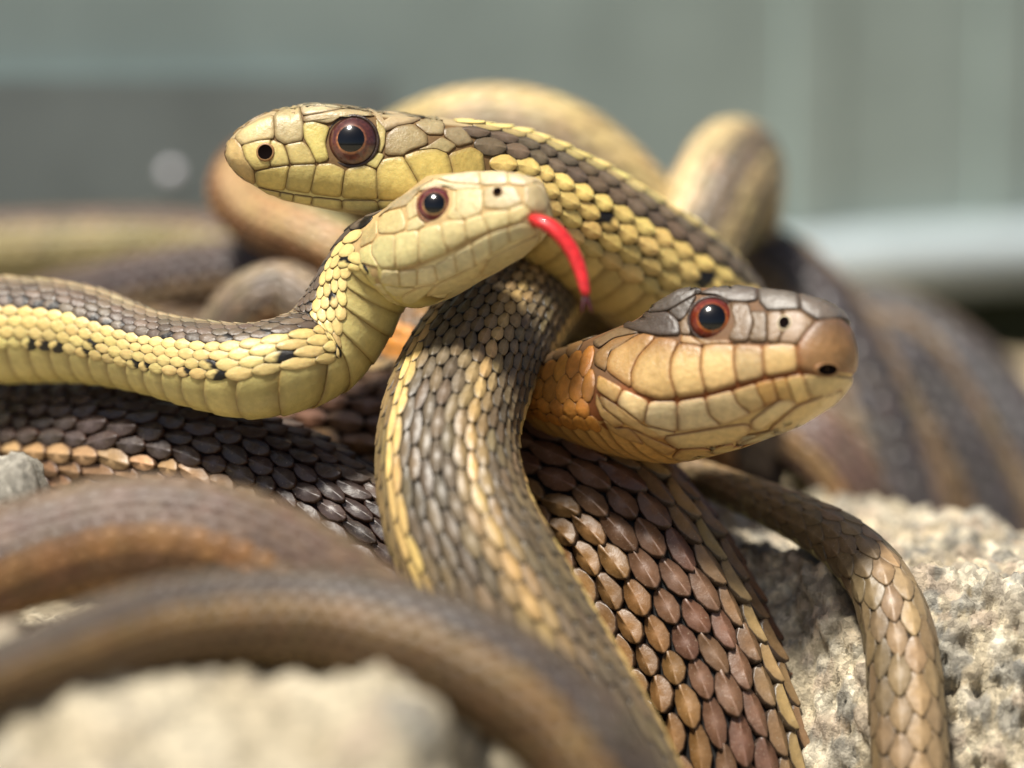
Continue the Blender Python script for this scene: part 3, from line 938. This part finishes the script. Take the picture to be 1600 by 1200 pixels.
# --- B: middle snake, head facing right, tongue out
axB, LB = axis_pts((853, 318, 22.3), (600, 397, 23.3), 70)
def skinB(s, th, sn):
    t = s / sn.head['L']; k = np.abs((th + np.pi) % (2 * np.pi) - np.pi) / np.pi
    c = np.tile(lin((180, 152, 104)), (len(s), 1))
    c[(k < .2) & (t < 1)] = lin((196, 178, 140))
    c[(k > .66) & (t < 1.1)] = lin((222, 208, 158)); c[t > 1.1] = lin((64, 54, 34)); c[(np.abs((th + np.pi) % (2 * np.pi) - np.pi) > 1.72) & (t > .9)] = lin((150, 128, 74))
    return c
B = snake('small pale yellow snake with raised head and red tongue out', axB + [
    (572, 440, 23.42, 71), (540, 500, 23.45, 73), (500, 548, 23.4, 74), (450, 570, 23.2, 74), (390, 580, 23.2, 73), (315, 570, 23.4, 68), (235, 551, 23.7, 64), (140, 525, 24.1, 74), (55, 517, 24.4, 80), (-80, 520, 24.8, 84), (-220, 560, 25.4, 84), (-350, 650, 26.2, 80), (-440, 770, 26.8, 74), (-480, 920, 27.2, 66)],
    pattern(17, stripe=(172, 152, 118), back=(112, 96, 80), back2=(90, 78, 66), flank=(222, 195, 126), low=(220, 196, 128), sm=0, fm=(5, 6), edge=.34,
            spots=lambda j, i, r: ((np.abs(j) == 8) & (r.random(len(j)) < .34)) | ((np.abs(j) == 7) & (r.random(len(j)) < .12)) | ((np.abs(j) == 4) & (r.random(len(j)) < .35))),
    hints=[(-.05, 1, -.12)] * 9 + [(-.05, 1, -.05), (0, 1, .05)] + [(0, 1, .16)] * 9, head=dict(L=LB, eye=.53, wid=1.05, ztop=[(0, 1.3), (.1, 1.15), (.34, 1.15), (.56, 1.33), (.9, .9), (1, .9)], zbot=[(0, 1.1), (.2, 1.2), (.5, 1.22), (.8, 1.4), (1, 1.45)]), skincol=skinB, rows=17, theta=102, vcol=belly((203, 187, 120), (126, 100, 52)), mat=M_SOFT, single=240,
    aspect=1.75, keel=.15, lift=.12, dome=.07, s0=LB * .55, power=2.1, tipdark=.05, vmul=1.5, ventral=LB * .78)
cb = crop(480, 240, 3.2)
cB = (222, 206, 150)
B_SH = [
 ('snout_scale', [(1085,165),(1140,150),(1190,195),(1206,240),(1196,300),(1120,288),(1085,255)], (196,176,132), False),
 ('upper_lip_scale', [(1008,282),(1080,256),(1118,290),(1100,312),(1065,335),(1016,352)], (224,204,146), True),
 ('upper_lip_scale', [(870,302),(1006,282),(1015,352),(910,388)], (226,208,150), True),
 ('upper_lip_scale', [(790,332),(868,306),(908,388),(802,432)], (228,210,152), True),
 ('upper_lip_scale', [(665,352),(720,335),(786,335),(801,432),(722,482),(694,470)], (226,208,150), True),
 ('upper_lip_scale', [(560,382),(664,354),(692,470),(704,496),(560,548)], (218,204,146), True),
 ('upper_lip_scale', [(442,402),(558,384),(559,548),(452,576),(442,520)], (216,202,142), True),
 ('upper_lip_scale', [(330,446),(360,416),(440,404),(440,576),(366,572),(322,500)], (212,200,140), True),
 ('upper_lip_scale', [(265,482),(322,450),(322,505),(362,570),(266,544)], (208,196,132), True),
 ('lower_lip_scale', [(1005,372),(1085,350),(1168,388),(1080,428),(1010,450)], (228,214,162), True),
 ('lower_lip_scale', [(912,402),(1003,373),(1009,450),(917,508)], (226,214,164), True),
 ('lower_lip_scale', [(822,452),(910,403),(916,508),(842,562)], (228,216,168), True),
 ('lower_lip_scale', [(737,502),(820,453),(841,562),(752,600)], (230,218,172), True),
 ('lower_lip_scale', [(637,556),(735,503),(751,600),(652,640)], (230,220,176), True),
 ('lower_lip_scale', [(551,580),(635,557),(651,640),(551,662)], (232,220,174), True),
 ('lower_lip_scale', [(462,588),(549,581),(549,662),(466,664)], (232,220,172), True),
 ('lower_lip_scale', [(376,582),(460,588),(464,664),(366,645)], (228,214,162), True),
 ('chin_scale', [(1168,398),(1085,434),(920,516),(858,612),(1000,556),(1100,490)], (226,210,156), True),
 ('chin_scale', [(914,518),(752,606),(652,648),(585,712),(740,692),(856,613)], (224,208,154), True),
 ('throat_scale', [(330,652),(368,650),(466,670),(548,668),(470,712),(380,700)], (226,212,158), True),
 ('throat_scale', [(470,714),(550,670),(648,650),(582,712),(520,752),(480,748)], (226,212,156), True),
 ('throat_scale', [(310,735),(380,704),(470,716),(478,750),(400,778)], (224,208,150), True),
 ('nose_scale', [(880,172),(955,160),(1045,166),(1082,250),(1004,282),(880,272)], (206,186,140), True),
 ('loreal_scale', [(742,182),(876,174),(878,272),(868,302),(790,330),(745,300)], (214,194,144), True),
 ('eye_front_scale', [(724,190),(742,186),(744,300),(786,333),(722,333),(700,312),(730,260)], (220,200,142), True),
 ('brow_scale', [(560,172),(640,128),(720,150),(870,160),(874,174),(740,184),(680,160),(600,166),(556,196)], (206,190,150), True),
 ('crown_scale', [(645,122),(800,96),(860,94),(865,158),(720,148)], (216,200,164), True),
 ('forehead_scale', [(862,94),(1000,91),(1005,152),(955,158),(868,160)], (214,198,160), True),
 ('snout_top_scale', [(1002,91),(1100,96),(1150,128),(1138,150),(1085,163),(1007,152)], (206,186,146), True),
 ('crown_scale', [(556,165),(640,124),(580,160),(555,196),(500,262),(400,285),(350,325),(420,250)], (180,162,126), True),
 ('eye_back_scale', [(495,265),(552,205),(548,270),(552,310),(510,335)], (210,192,140), True),
 ('eye_back_scale', [(508,338),(553,314),(592,356),(556,380),(500,390)], (214,198,144), True),
 ('temple_scale', [(380,302),(470,278),(494,340),(490,380),(440,400),(360,400),(352,360)], (204,186,130), True),
 ('temple_scale', [(285,380),(350,330),(352,398),(330,440),(265,470)], (180,160,110), True),
]

# --- C: right snake, head turned towards the camera
axC, LC = axis_pts((1328, 538, 22.35), (902, 606, 23.95), 64)
def skinC(s, th, sn):
    t = s / sn.head['L']; k = np.abs((th + np.pi) % (2 * np.pi) - np.pi) / np.pi
    c = np.tile(lin((128, 74, 36)), (len(s), 1))
    c[(k > .72) & (t < .95)] = lin((214, 186, 130)); c[t > 1.0] = lin((96, 50, 22)); c[(k < .43) & (t < 1.0)] = lin((104, 74, 46)); c[(k < .2) & (t < 1.0)] = lin((84, 72, 60))
    return c
C_ = snake('large cream lipped snake with head turned out over the concrete', axC + [
    (850, 616, 24.4, 60), (790, 606, 24.9, 66), (690, 565, 25.5, 76), (590, 540, 26.1, 84), (470, 545, 26.8, 84), (350, 600, 27.3, 80)],
    pattern(19, stripe=(150, 130, 90), back=(96, 80, 60), flank=(196, 132, 58), low=(190, 130, 62), sm=0, fm=(4, 7), edge=.42, back2=(130, 96, 56)),
    head=dict(L=LC, eye=.48, wid=1.08, ztop=[(0, 1.12), (.35, 1.06), (.5, 1.13), (.58, 1.0), (.66, .82), (.84, .68), (1, .56)], zbot=[(0, 1.28), (.7, 1.28), (1, .95)]), hint=(0.0, 1, -.12), skincol=skinC, rows=15, theta=118, vcol=belly((206, 160, 90), (120, 76, 36)),
    mat=M_HEAD, single=160, aspect=1.4, keel=.1, lift=.10, dome=.09, s0=LC * .55, power=2.1, tipdark=.05, ventral=LC * .6)
cc = crop(820, 420, 2.857)
uC, lC, eC = (196, 164, 108), (226, 202, 152), (126, 72, 32)
C_SH = [
 ('snout_scale', [(1302,232),(1400,222),(1470,282),(1496,380),(1490,468),(1400,462),(1300,468),(1222,452),(1214,350),(1250,290)], (146,110,70), False),
 ('nose_scale', [(1150,186),(1230,186),(1300,236),(1250,290),(1216,342),(1130,336),(1160,270)], (134,106,74), True),
 ('nose_scale', [(1082,192),(1148,188),(1156,270),(1128,336),(1084,332)], (134,106,72), True),
 ('loreal_scale', [(1002,190),(1080,192),(1082,332),(1000,328),(1026,240)], (104,82,52), True),
 ('eye_front_scale', [(912,150),(1000,152),(1024,238),(998,328),(935,332),(908,318),(940,240)], (106,82,52), True),
 ('brow_scale', [(772,112),(880,72),(1040,88),(1042,142),(1000,150),(912,148),(850,118)], (92,84,76), True),
 ('forehead_scale', [(1042,88),(1220,112),(1232,184),(1150,186),(1082,190),(1042,144)], (104,96,86), True),
 ('snout_top_scale', [(1222,112),(1372,158),(1425,222),(1306,232),(1234,186)], (104,94,84), True),
 ('crown_scale', [(640,192),(770,116),(745,170),(712,225),(690,235)], (78,70,62), True),
 ('temple_scale', [(430,260),(520,205),(640,192),(688,236),(696,300),(600,300),(520,286)], (70,60,52), True),
 ('temple_scale', [(300,330),(430,262),(520,288),(400,312),(330,360)], (112,90,62), True),
 ('crown_scale', [(520,202),(600,150),(690,96),(790,76),(770,114),(640,190)], (80,72,64), True),
 ('eye_under_scale', [(742,304),(800,328),(905,320),(936,334),(850,336),(796,345)], (146,116,76), True),
 ('eye_back_scale', [(714,222),(745,178),(735,250),(742,300),(700,296),(694,240)], (112,90,64), True),
 ('eye_back_scale', [(700,300),(742,304),(790,338),(800,346),(694,332)], (160,128,84), True),
 ('upper_lip_scale', [(1062,346),(1140,336),(1212,342),(1220,454),(1072,482)], uC, True),
 ('upper_lip_scale', [(940,338),(1060,345),(1070,482),(952,512),(936,420)], (176,150,104), True),
 ('upper_lip_scale', [(796,346),(850,337),(937,338),(934,420),(949,514),(812,556),(786,450)], (204,172,116), True),
 ('upper_lip_scale', [(692,334),(794,346),(784,450),(810,556),(682,577),(652,480),(657,400)], (204,172,114), True),
 ('upper_lip_scale', [(592,306),(690,322),(655,400),(650,480),(678,577),(600,586),(482,542),(476,470),(512,390)], (194,160,102), True),
 ('upper_lip_scale', [(402,344),(530,290),(590,305),(510,390),(474,470),(480,538),(372,462),(366,420)], (176,140,86), True),
 ('upper_lip_scale', [(312,384),(400,314),(528,288),(400,342),(364,420),(368,462),(312,432)], (132,100,60), True),
 ('lower_lip_scale', [(1238,470),(1340,478),(1450,482),(1482,494),(1440,524),(1278,578),(1250,530)], (216,190,132), True),
 ('lower_lip_scale', [(1167,484),(1236,470),(1276,578),(1212,602),(1192,560)], (216,186,124), True),
 ('lower_lip_scale', [(1107,494),(1166,484),(1190,562),(1206,590),(1134,580)], (206,168,102), True),
 ('lower_lip_scale', [(1032,510),(1105,494),(1132,582),(1074,606),(1042,552)], (206,164,98), True),
 ('lower_lip_scale', [(927,544),(1030,512),(1042,552),(1072,606),(1018,642),(952,602)], (224,194,136), True),
 ('lower_lip_scale', [(807,572),(925,542),(951,602),(1014,646),(882,696),(822,650)], lC, True),
 ('lower_lip_scale', [(682,592),(805,572),(820,650),(880,698),(682,726)], (234,212,164), True),
 ('lower_lip_scale', [(557,592),(680,590),(680,726),(532,692)], (236,214,166), True),
 ('lower_lip_scale', [(442,538),(555,590),(530,690),(410,602)], (228,198,142), True),
 ('lower_lip_scale', [(330,474),(440,534),(408,602),(322,542)], (204,164,100), True),
 ('chin_scale', [(1000,682),(1130,588),(1192,572),(1214,602),(1040,722),(1016,716)], (230,206,154), True),
 ('chin_scale', [(1086,712),(1216,604),(1440,528),(1462,540),(1390,618),(1200,700),(1110,726)], (226,200,146), True),
 ('chin_scale', [(612,746),(720,730),(990,686),(1018,718),(940,770),(780,792),(670,796)], (222,196,140), True),
 ('chin_scale', [(950,776),(1086,718),(1200,704),(1390,624),(1225,742),(940,826)], (228,204,152), True),
 ('throat_scale', [(330,560),(408,606),(530,694),(640,742),(600,762),(450,692),(345,612)], (216,178,116), True),
 ('throat_scale', [(322,548),(345,616),(450,696),(398,706),(345,660),(318,600)], (206,166,104), True),
 ('throat_scale', [(348,664),(400,706),(468,706),(540,784),(440,752),(372,708)], (198,156,94), True),
 ('throat_scale', [(536,698),(682,728),(610,744)], (222,194,138), True),
 ('throat_scale', [(832,802),(880,784),(932,778),(925,828),(850,836)], (220,190,130), True),
 ('throat_scale', [(470,708),(600,766),(680,802),(640,830),(540,780)], (200,160,98), True),
 ('throat_scale', [(690,802),(780,796),(826,802),(848,838),(740,860),(650,838)], (204,168,106), True),
]

def polyskip(sn, shields, cr):
    polys = [np.array(cr(q[1])) for q in shields]
    def f(s, th):
        pos, nr = sn.surf(s, -np.abs(th) if VIS_SIDE[id(sn)] < 0 else np.abs(th))
        px, py, d = proj(pos)
        bad = np.zeros(len(s), bool)
        near = s < sn.head['L'] * 1.3
        for p in polys:
            bad |= inside(p, px, py)
            for ox, oy in ((11, 0), (-11, 0), (0, 11), (0, -11)):
                bad |= inside(p, px + ox, py + oy) & (s < sn.head['L'] * .93)
        face = ((pos - CAM) * nr).sum(1) < 0
        return (bad & near & face) | (s < sn.head['L'] * .74)
    return f
VIS_SIDE = {}
for sn, sh, cr, edge in ((A, A_SH, ca, SEAM_A), (B, B_SH, cb, (188, 162, 112)), (C_, C_SH, cc, eC)):
    k = 60
    VIS_SIDE[id(sn)] = 1 if (sn.Vv[k] @ (CAM - sn.C[k])) > 0 else -1
    for name, poly, col, both in sh:
        dk = None
        if sn is C_ and name == 'upper_lip_scale':
            dk = ((136, 98, 58), 1.1, .30)
        if sn is C_ and name == 'snout_scale':
            dk = ((92, 72, 56), 1.1, .15)
        shield(sn, name, cr(poly), tuple(np.array(col) * (.92 if sn is B else 1)), edge, h=.016 * sn.head['L'] / 2.2, both=both, dark=dk, gap=-.35)
    for jb in range(len(JOBS)):
        if JOBS[jb][0] is sn:
            JOBS[jb][5]['skip'] = polyskip(sn, sh, cr)

eye(A, *ca([(738, 322)])[0], 39, (-.12, .10, 1), (84, 44, 36), (186, 122, 72), (34, 19, 18), pup=.46, rimcol=(52, 36, 26))
nostril(A, *ca([(305, 378)])[0], 11.5, col=(150, 112, 70))
eye(B, *cb([(640, 258)])[0], 28, (.05, .12, 1), (100, 36, 42), (214, 176, 106), (54, 20, 26), pup=.52, rimcol=(150, 104, 70))
nostril(B, *cb([(955, 195)])[0], 7, col=(176, 140, 96))
eye(C_, *cc([(835, 226)])[0], 35, (.10, .12, 1), (108, 38, 22), (214, 124, 46), (58, 22, 18), pup=.53, rimcol=(60, 44, 34))
nostril(C_, *cc([(1160, 246)])[0], 11, .8, col=(196, 176, 140))
nostril(C_, *cc([(1345, 448)])[0], 9, 1.9, col=(150, 110, 70), name='mouth_notch', both=False)

# tongue
def tongue():
    tp = [(800, 350, 22.95, 8), (824, 346, 22.42, 12), (846, 347, 22.15, 15), (868, 360, 22.1, 16), (891, 388, 22.08, 15), (907, 424, 22.05, 13), (915, 458, 22.0, 9)]
    t = Snake(tp, hint=(.6, .7, .5), flat=.75)
    V, F, _, _ = t.tube(20, .03)
    o = mesh_obj('tongue', V, F, M_TONGUE, B.root)
    for dx in (-9, 9):
        f = Snake([(913, 450, 22.06, 5), (915 + dx * .3, 468, 22.0, 4), (917 + dx * .9, 488, 21.95, 1.5)], hint=(.6, .7, .3))
        V, F, _, _ = f.tube(12, .03)
        mesh_obj('fork', V, F, plain('tongue_tip', (60, 16, 22), .3) if dx < 0 else bpy.data.materials['tongue_tip'], o)
tongue()

# --- D: upright grey-brown coil in the middle
D = snake('grey brown snake coil with tan stripes rising over the others in the middle', [
    (905, 440, 26.6, 90), (850, 435, 25.6, 92), (785, 500, 24.3, 96), (728, 590, 23.5, 104), (700, 690, 22.9, 108), (714, 800, 22.5, 114), (768, 920, 22.2, 120), (842, 1050, 22.0, 122), (920, 1190, 21.8, 124), (980, 1320, 21.8, 122), (1030, 1440, 22.2, 118), (1060, 1560, 22.8, 110), (1060, 1680, 23.2, 100)],
    pattern(27, stripe=(178, 148, 96), back=(116, 99, 72), back2=(96, 84, 66), flank=(202, 170, 106), low=(126, 106, 70), sm=0, fm=(7, 8), edge=.13, var=.13),
    hints=[(.3, .6, .5), (.3, .6, .6), (.3, .5, .8), (.32, .3, 1), (.36, .1, 1), (.36, .1, 1), (.36, .2, 1)] + [(.3, .2, 1)] * 6,
    skin=(34, 28, 22), single=300, rows=27, roof=.15, aspect=lambda s: np.interp(s, [0, 2.2, 3.6, 5.0], [1.35, 1.45, 2.3, 2.9]), keel=.6, lift=.08, dome=.04, power=2.3, wmul=1.26, lmul=1.10)

# --- F: thick keeled coil leaving towards the lower right
F_ = snake('thick reddish brown snake coil with large ridged scales below the big head', [
    (330, 690, 26.4, 120), (450, 690, 25.9, 122), (580, 692, 25.4, 126), (715, 708, 25.0, 130), (832, 752, 24.6, 134), (932, 814, 24.3, 137), (1012, 914, 24.0, 138), (1076, 1042, 23.75, 138), (1122, 1182, 23.5, 138), (1150, 1330, 23.4, 136), (1165, 1460, 23.6, 130), (1165, 1600, 24.0, 120), (1160, 1720, 24.4, 110)],
    pattern(19, stripe=(156, 130, 86), back=(102, 70, 54), back2=(114, 86, 62), flank=(126, 92, 52), low=(116, 78, 44), sm=0, fm=(5, 7), edge=.30, var=.10, edgec=(50, 36, 30)),
    hints=[(.1, 1, .3), (.1, 1, .4), (.15, 1, .5), (.3, 1, .6), (.5, .8, .6), (.75, .6, .65), (.85, .4, .7), (.9, .25, .7)] + [(.9, .2, .7)] * 5,
    skin=(24, 22, 20), single=300, rows=19, theta=125, aspect=1.95, roof=.30, rotj=.07, keel=.8, lift=.15, dome=.04, power=1.8, wmul=1.22, lmul=1.12)

# --- G: dark coil on the left under the small snake
G = snake('dark slate brown snake coil with glossy keeled scales under the small pale snake', [
    (-60, 640, 27.0, 92), (-10, 680, 26.0, 96), (70, 706, 25.1, 100), (200, 716, 24.5, 104), (330, 738, 24.2, 106), (460, 790, 23.95, 107), (560, 862, 23.7, 107), (650, 950, 23.6, 106), (740, 1060, 23.6, 104)],
    pattern(19, stripe=(104, 88, 74), back=(72, 60, 56), back2=(58, 50, 48), flank=(172, 138, 98), low=(136, 104, 74), sm=0, fm=(6, 6), edge=.35, edgec=(70, 44, 32)),
    hints=[(0, 1, .15)] * 5 + [(.15, 1, .2), (.3, 1, .25), (.4, 1, .3), (.4, 1, .3)],
    skin=(40, 24, 18), single=260, rows=19, theta=125, aspect=1.8, roof=.2, rotj=.12, jitter=.10, keel=.8, lift=.26, dome=.05, power=1.9, wmul=1.2, lmul=1.12)

# --- tail lying over the broken edge
TL = snake('thin tapering brown snake tail bent over the broken concrete edge', [
    (960, 705, 25.6, 20), (1060, 735, 25.0, 24), (1150, 768, 24.5, 30), (1240, 806, 24.05, 36), (1318, 850, 23.6, 43), (1376, 915, 23.15, 49), (1404, 990, 22.85, 53), (1416, 1090, 22.6, 56), (1424, 1210, 22.35, 58), (1430, 1330, 22.2, 58), (1432, 1450, 22.2, 56), (1436, 1580, 22.5, 54)],
    pattern(9, stripe=(156, 130, 94), back=(122, 104, 76), back2=(116, 98, 72), flank=(116, 98, 70), low=(100, 84, 58), sm=0, fm=(3, 3), edge=.6, var=.05),
    hints=[(.3, 1, .2), (.3, 1, .2), (.35, 1, .3), (.4, 1, .4), (.5, .8, .5), (.5, .5, .8), (.3, .3, 1), (.2, .2, 1), (.1, .2, 1), (.1, .2, 1), (.1, .2, 1), (.1, .2, 1)],
    skin=(40, 32, 22), single=200, rows=9, theta=130, aspect=2.1, keel=.35, lift=.06, dome=.02, power=1.5, wmul=1.5, lmul=1.2)

# --- blurred coils in front
E_ = snake('slim dusky snake coil with brown flank arching over the near concrete', [
    (-420, 1330, 16.8, 44), (-300, 1215, 17.1, 47), (-160, 1120, 17.6, 50), (-60, 1080, 18.1, 51), (60, 1035, 18.5, 56), (250, 978, 19.1, 70), (480, 966, 19.4, 76), (655, 1002, 19.3, 83), (775, 1058, 19.2, 88), (885, 1142, 19.1, 90), (960, 1245, 19.0, 90), (1010, 1370, 19.1, 90), (1050, 1500, 19.4, 86), (1080, 1660, 19.9, 80)],
    pattern(17, stripe=(96, 82, 64), back=(76, 63, 52), back2=(60, 50, 44), flank=(112, 86, 48), low=(88, 65, 36), sm=0, fm=(4, 5), edge=.4),
    hint=(.1, 1, .12), skin=(50, 40, 32), rows=17, aspect=1.6, keel=.4, lift=.08, vcol=belly((108, 88, 56), (60, 46, 30)))
H_ = snake('rusty brown snake coil curving just behind the slim dusky coil', [
    (-560, 1260, 19.0, 70), (-440, 1130, 19.3, 78), (-320, 1035, 19.6, 82), (-180, 960, 20.0, 84), (-60, 905, 20.2, 84), (60, 862, 20.4, 84), (200, 834, 20.5, 86), (330, 842, 20.5, 86), (440, 884, 20.5, 86), (540, 946, 20.5, 86), (640, 1036, 20.5, 86), (720, 1150, 20.5, 84)],
    pattern(17, stripe=(122, 102, 78), back=(106, 84, 68), back2=(92, 72, 60), flank=(146, 106, 64), low=(116, 84, 56), sm=0, fm=(5, 6), edge=.45),
    hint=(.1, 1, .22), skin=(60, 40, 28), rows=17, aspect=1.6, keel=.4, lift=.08, vcol=belly((150, 118, 80), (90, 66, 40)))

# --- blurred coils behind
bg_kw = dict(rows=15, aspect=1.6, keel=.3, lift=.08)
snake('pale tan snake coil humped behind the olive head', [
    (520, 330, 28.6, 62), (610, 260, 28.2, 66), (700, 215, 27.9, 68), (800, 208, 27.8, 70), (890, 240, 27.8, 72), (970, 315, 27.9, 74), (1030, 410, 28.1, 76), (1060, 530, 28.5, 78), (1040, 660, 29, 78)],
    pattern(15, stripe=(200, 176, 122), back=(156, 136, 108), back2=(140, 122, 98), flank=(186, 162, 108), sm=1, fm=(5, 6)), hint=(0, .8, .6), skin=(120, 100, 70), **bg_kw)
snake('pale striped snake loop standing up highest beside the wall', [
    (990, 560, 27.4, 74), (1040, 470, 27.4, 74), (1085, 380, 27.7, 74), (1128, 290, 28.2, 73), (1148, 258, 28.9, 70), (1150, 290, 29.7, 70), (1140, 400, 30.2, 70), (1130, 560, 30.5, 70)],
    pattern(15, stripe=(206, 182, 134), back=(110, 96, 78), flank=(164, 144, 106), low=(128, 114, 90), sm=1, fm=(5, 6)),
    hints=[(-.7, .5, .6)] * 3 + [(-.6, .8, .5), (0, 1, .2), (.5, .7, -.6), (.5, .3, -1), (.5, .2, -1)], skin=(90, 78, 58), **bg_kw)
snake('dark grey snake coil with tan edge stripe dropping behind the big head', [
    (1080, 500, 30.6, 84), (1170, 440, 30.2, 86), (1250, 496, 29.9, 90), (1312, 596, 29.6, 92), (1362, 720, 29.3, 92), (1396, 850, 29.1, 92), (1400, 960, 29.4, 90)],
    pattern(15, stripe=(150, 124, 90), back=(74, 66, 64), back2=(62, 57, 58), flank=(112, 94, 74), low=(92, 78, 64), sm=0, fm=(5, 6)),
    hint=(.95, .5, .25), skin=(48, 40, 36), **bg_kw)
snake('tan striped dark snake coil between the grey coil and the outer one', [
    (1300, 560, 31.2, 66), (1390, 560, 31.0, 68), (1456, 640, 30.8, 70), (1510, 740, 30.6, 72), (1548, 850, 30.5, 72), (1560, 980, 30.6, 70)],
    pattern(15, stripe=(140, 114, 80), back=(70, 64, 63), back2=(58, 54, 55), flank=(108, 88, 66), low=(88, 74, 62), sm=0, fm=(5, 6)),
    hint=(.85, .5, .5), skin=(44, 38, 34), **bg_kw)
snake('outermost slate coloured snake coil lying beside the sunlit slab', [
    (1270, 520, 33.4, 66), (1370, 520, 33.0, 70), (1460, 565, 32.6, 72), (1540, 640, 32.3, 74), (1606, 740, 32.0, 76), (1660, 860, 31.8, 76), (1690, 990, 31.8, 76)],
    pattern(15, stripe=(96, 80, 66), back=(70, 66, 66), back2=(60, 58, 60), flank=(128, 102, 76), low=(92, 78, 66), sm=0, fm=(5, 6)),
    hint=(.3, 1, .15), skin=(44, 38, 34), **bg_kw)
snake('short pinkish brown snake coil tucked under the chin behind the concrete edge', [
    (1160, 640, 28.3, 56), (1230, 670, 28.1, 58), (1290, 715, 27.9, 58), (1330, 790, 27.9, 56), (1340, 900, 28.2, 54)],
    pattern(15, stripe=(136, 110, 86), back=(104, 82, 72), flank=(146, 116, 80), sm=0, fm=(5, 6)), hint=(.5, 1, .3), skin=(60, 44, 36), **bg_kw)
snake('far brown and yellow snake stretched out along the left behind the pile', [
    (-700, 730, 33.0, 60), (-600, 600, 32.6, 62), (-440, 490, 32.1, 64), (-200, 425, 31.6, 64), (-60, 402, 31.5, 62), (100, 392, 31.3, 60), (240, 388, 31.1, 58), (350, 400, 30.8, 58), (440, 440, 30.5, 58), (520, 510, 30.5, 58)],
    pattern(15, stripe=(110, 90, 70), back=(112, 88, 72), back2=(90, 70, 62), flank=(150, 136, 90), low=(144, 130, 88), sm=0, fm=(3, 6)), hint=(0, 1, .2), skin=(60, 46, 36), **bg_kw)
snake('orange brown snake loop hanging below the olive head', [
    (560, 255, 29.4, 36), (470, 244, 29.0, 38), (396, 254, 28.5, 41), (370, 300, 28.0, 44), (408, 340, 27.5, 46), (474, 364, 27.0, 48), (545, 405, 26.8, 50), (610, 480, 26.9, 50), (650, 590, 27.4, 50)],
    pattern(15, stripe=(150, 112, 72), back=(140, 98, 56), back2=(124, 86, 50), flank=(186, 152, 106), low=(176, 134, 88), sm=0, fm=(4, 6)),
    hints=[(-.2, 1, .2), (-.4, .8, .2), (-1, .4, .2), (-1, -.2, .2), (-.7, -.7, .2), (-.4, -.9, .2), (-.4, -.9, .2), (-.4, -.9, .2), (-.4, -.9, .2)], skin=(100, 70, 44), **bg_kw)
snake('dark mottled snake coil in shade behind the small pale snake', [
    (-160, 700, 29.6, 54), (-60, 580, 29.5, 56), (60, 500, 29.4, 58), (160, 470, 29.2, 58), (280, 444, 29.0, 58), (390, 430, 28.8, 56), (490, 440, 28.6, 56), (580, 500, 28.4, 56), (640, 600, 28.4, 56)],
    pattern(15, stripe=(110, 90, 70), back=(82, 66, 60), back2=(66, 54, 52), flank=(120, 98, 70), sm=0, fm=(5, 6)), hint=(0, 1, .3), skin=(40, 32, 28), **bg_kw)
snake('light brown scaled snake bend behind the neck of the small pale snake', [
    (320, 620, 26.6, 50), (350, 540, 26.5, 52), (396, 478, 26.4, 52), (446, 464, 26.4, 52), (500, 500, 26.3, 52), (540, 570, 26.3, 52)],
    pattern(15, stripe=(150, 130, 102), back=(124, 106, 86), back2=(104, 90, 74), flank=(150, 128, 98), sm=0, fm=(5, 6)), hint=(-.1, 1, .6), skin=(50, 42, 34), **bg_kw)
snake('added brown snake coil filling the deep middle of the pile', [  # filler coil, added to block light through gaps in the pile
    (-180, 740, 28.4, 84), (-60, 640, 28.3, 92), (60, 590, 28.2, 96), (220, 580, 28.1, 96), (420, 600, 28.0, 96), (640, 610, 27.7, 96), (840, 560, 27.4, 96), (980, 560, 27.3, 96), (1100, 640, 27.6, 96), (1150, 760, 28.0, 90)],
    pattern(15, stripe=(120, 98, 70), back=(88, 70, 56), flank=(150, 104, 62), sm=0, fm=(5, 6)), hint=(0, 1, .5), skin=(40, 30, 24), **bg_kw)

emit_scales()
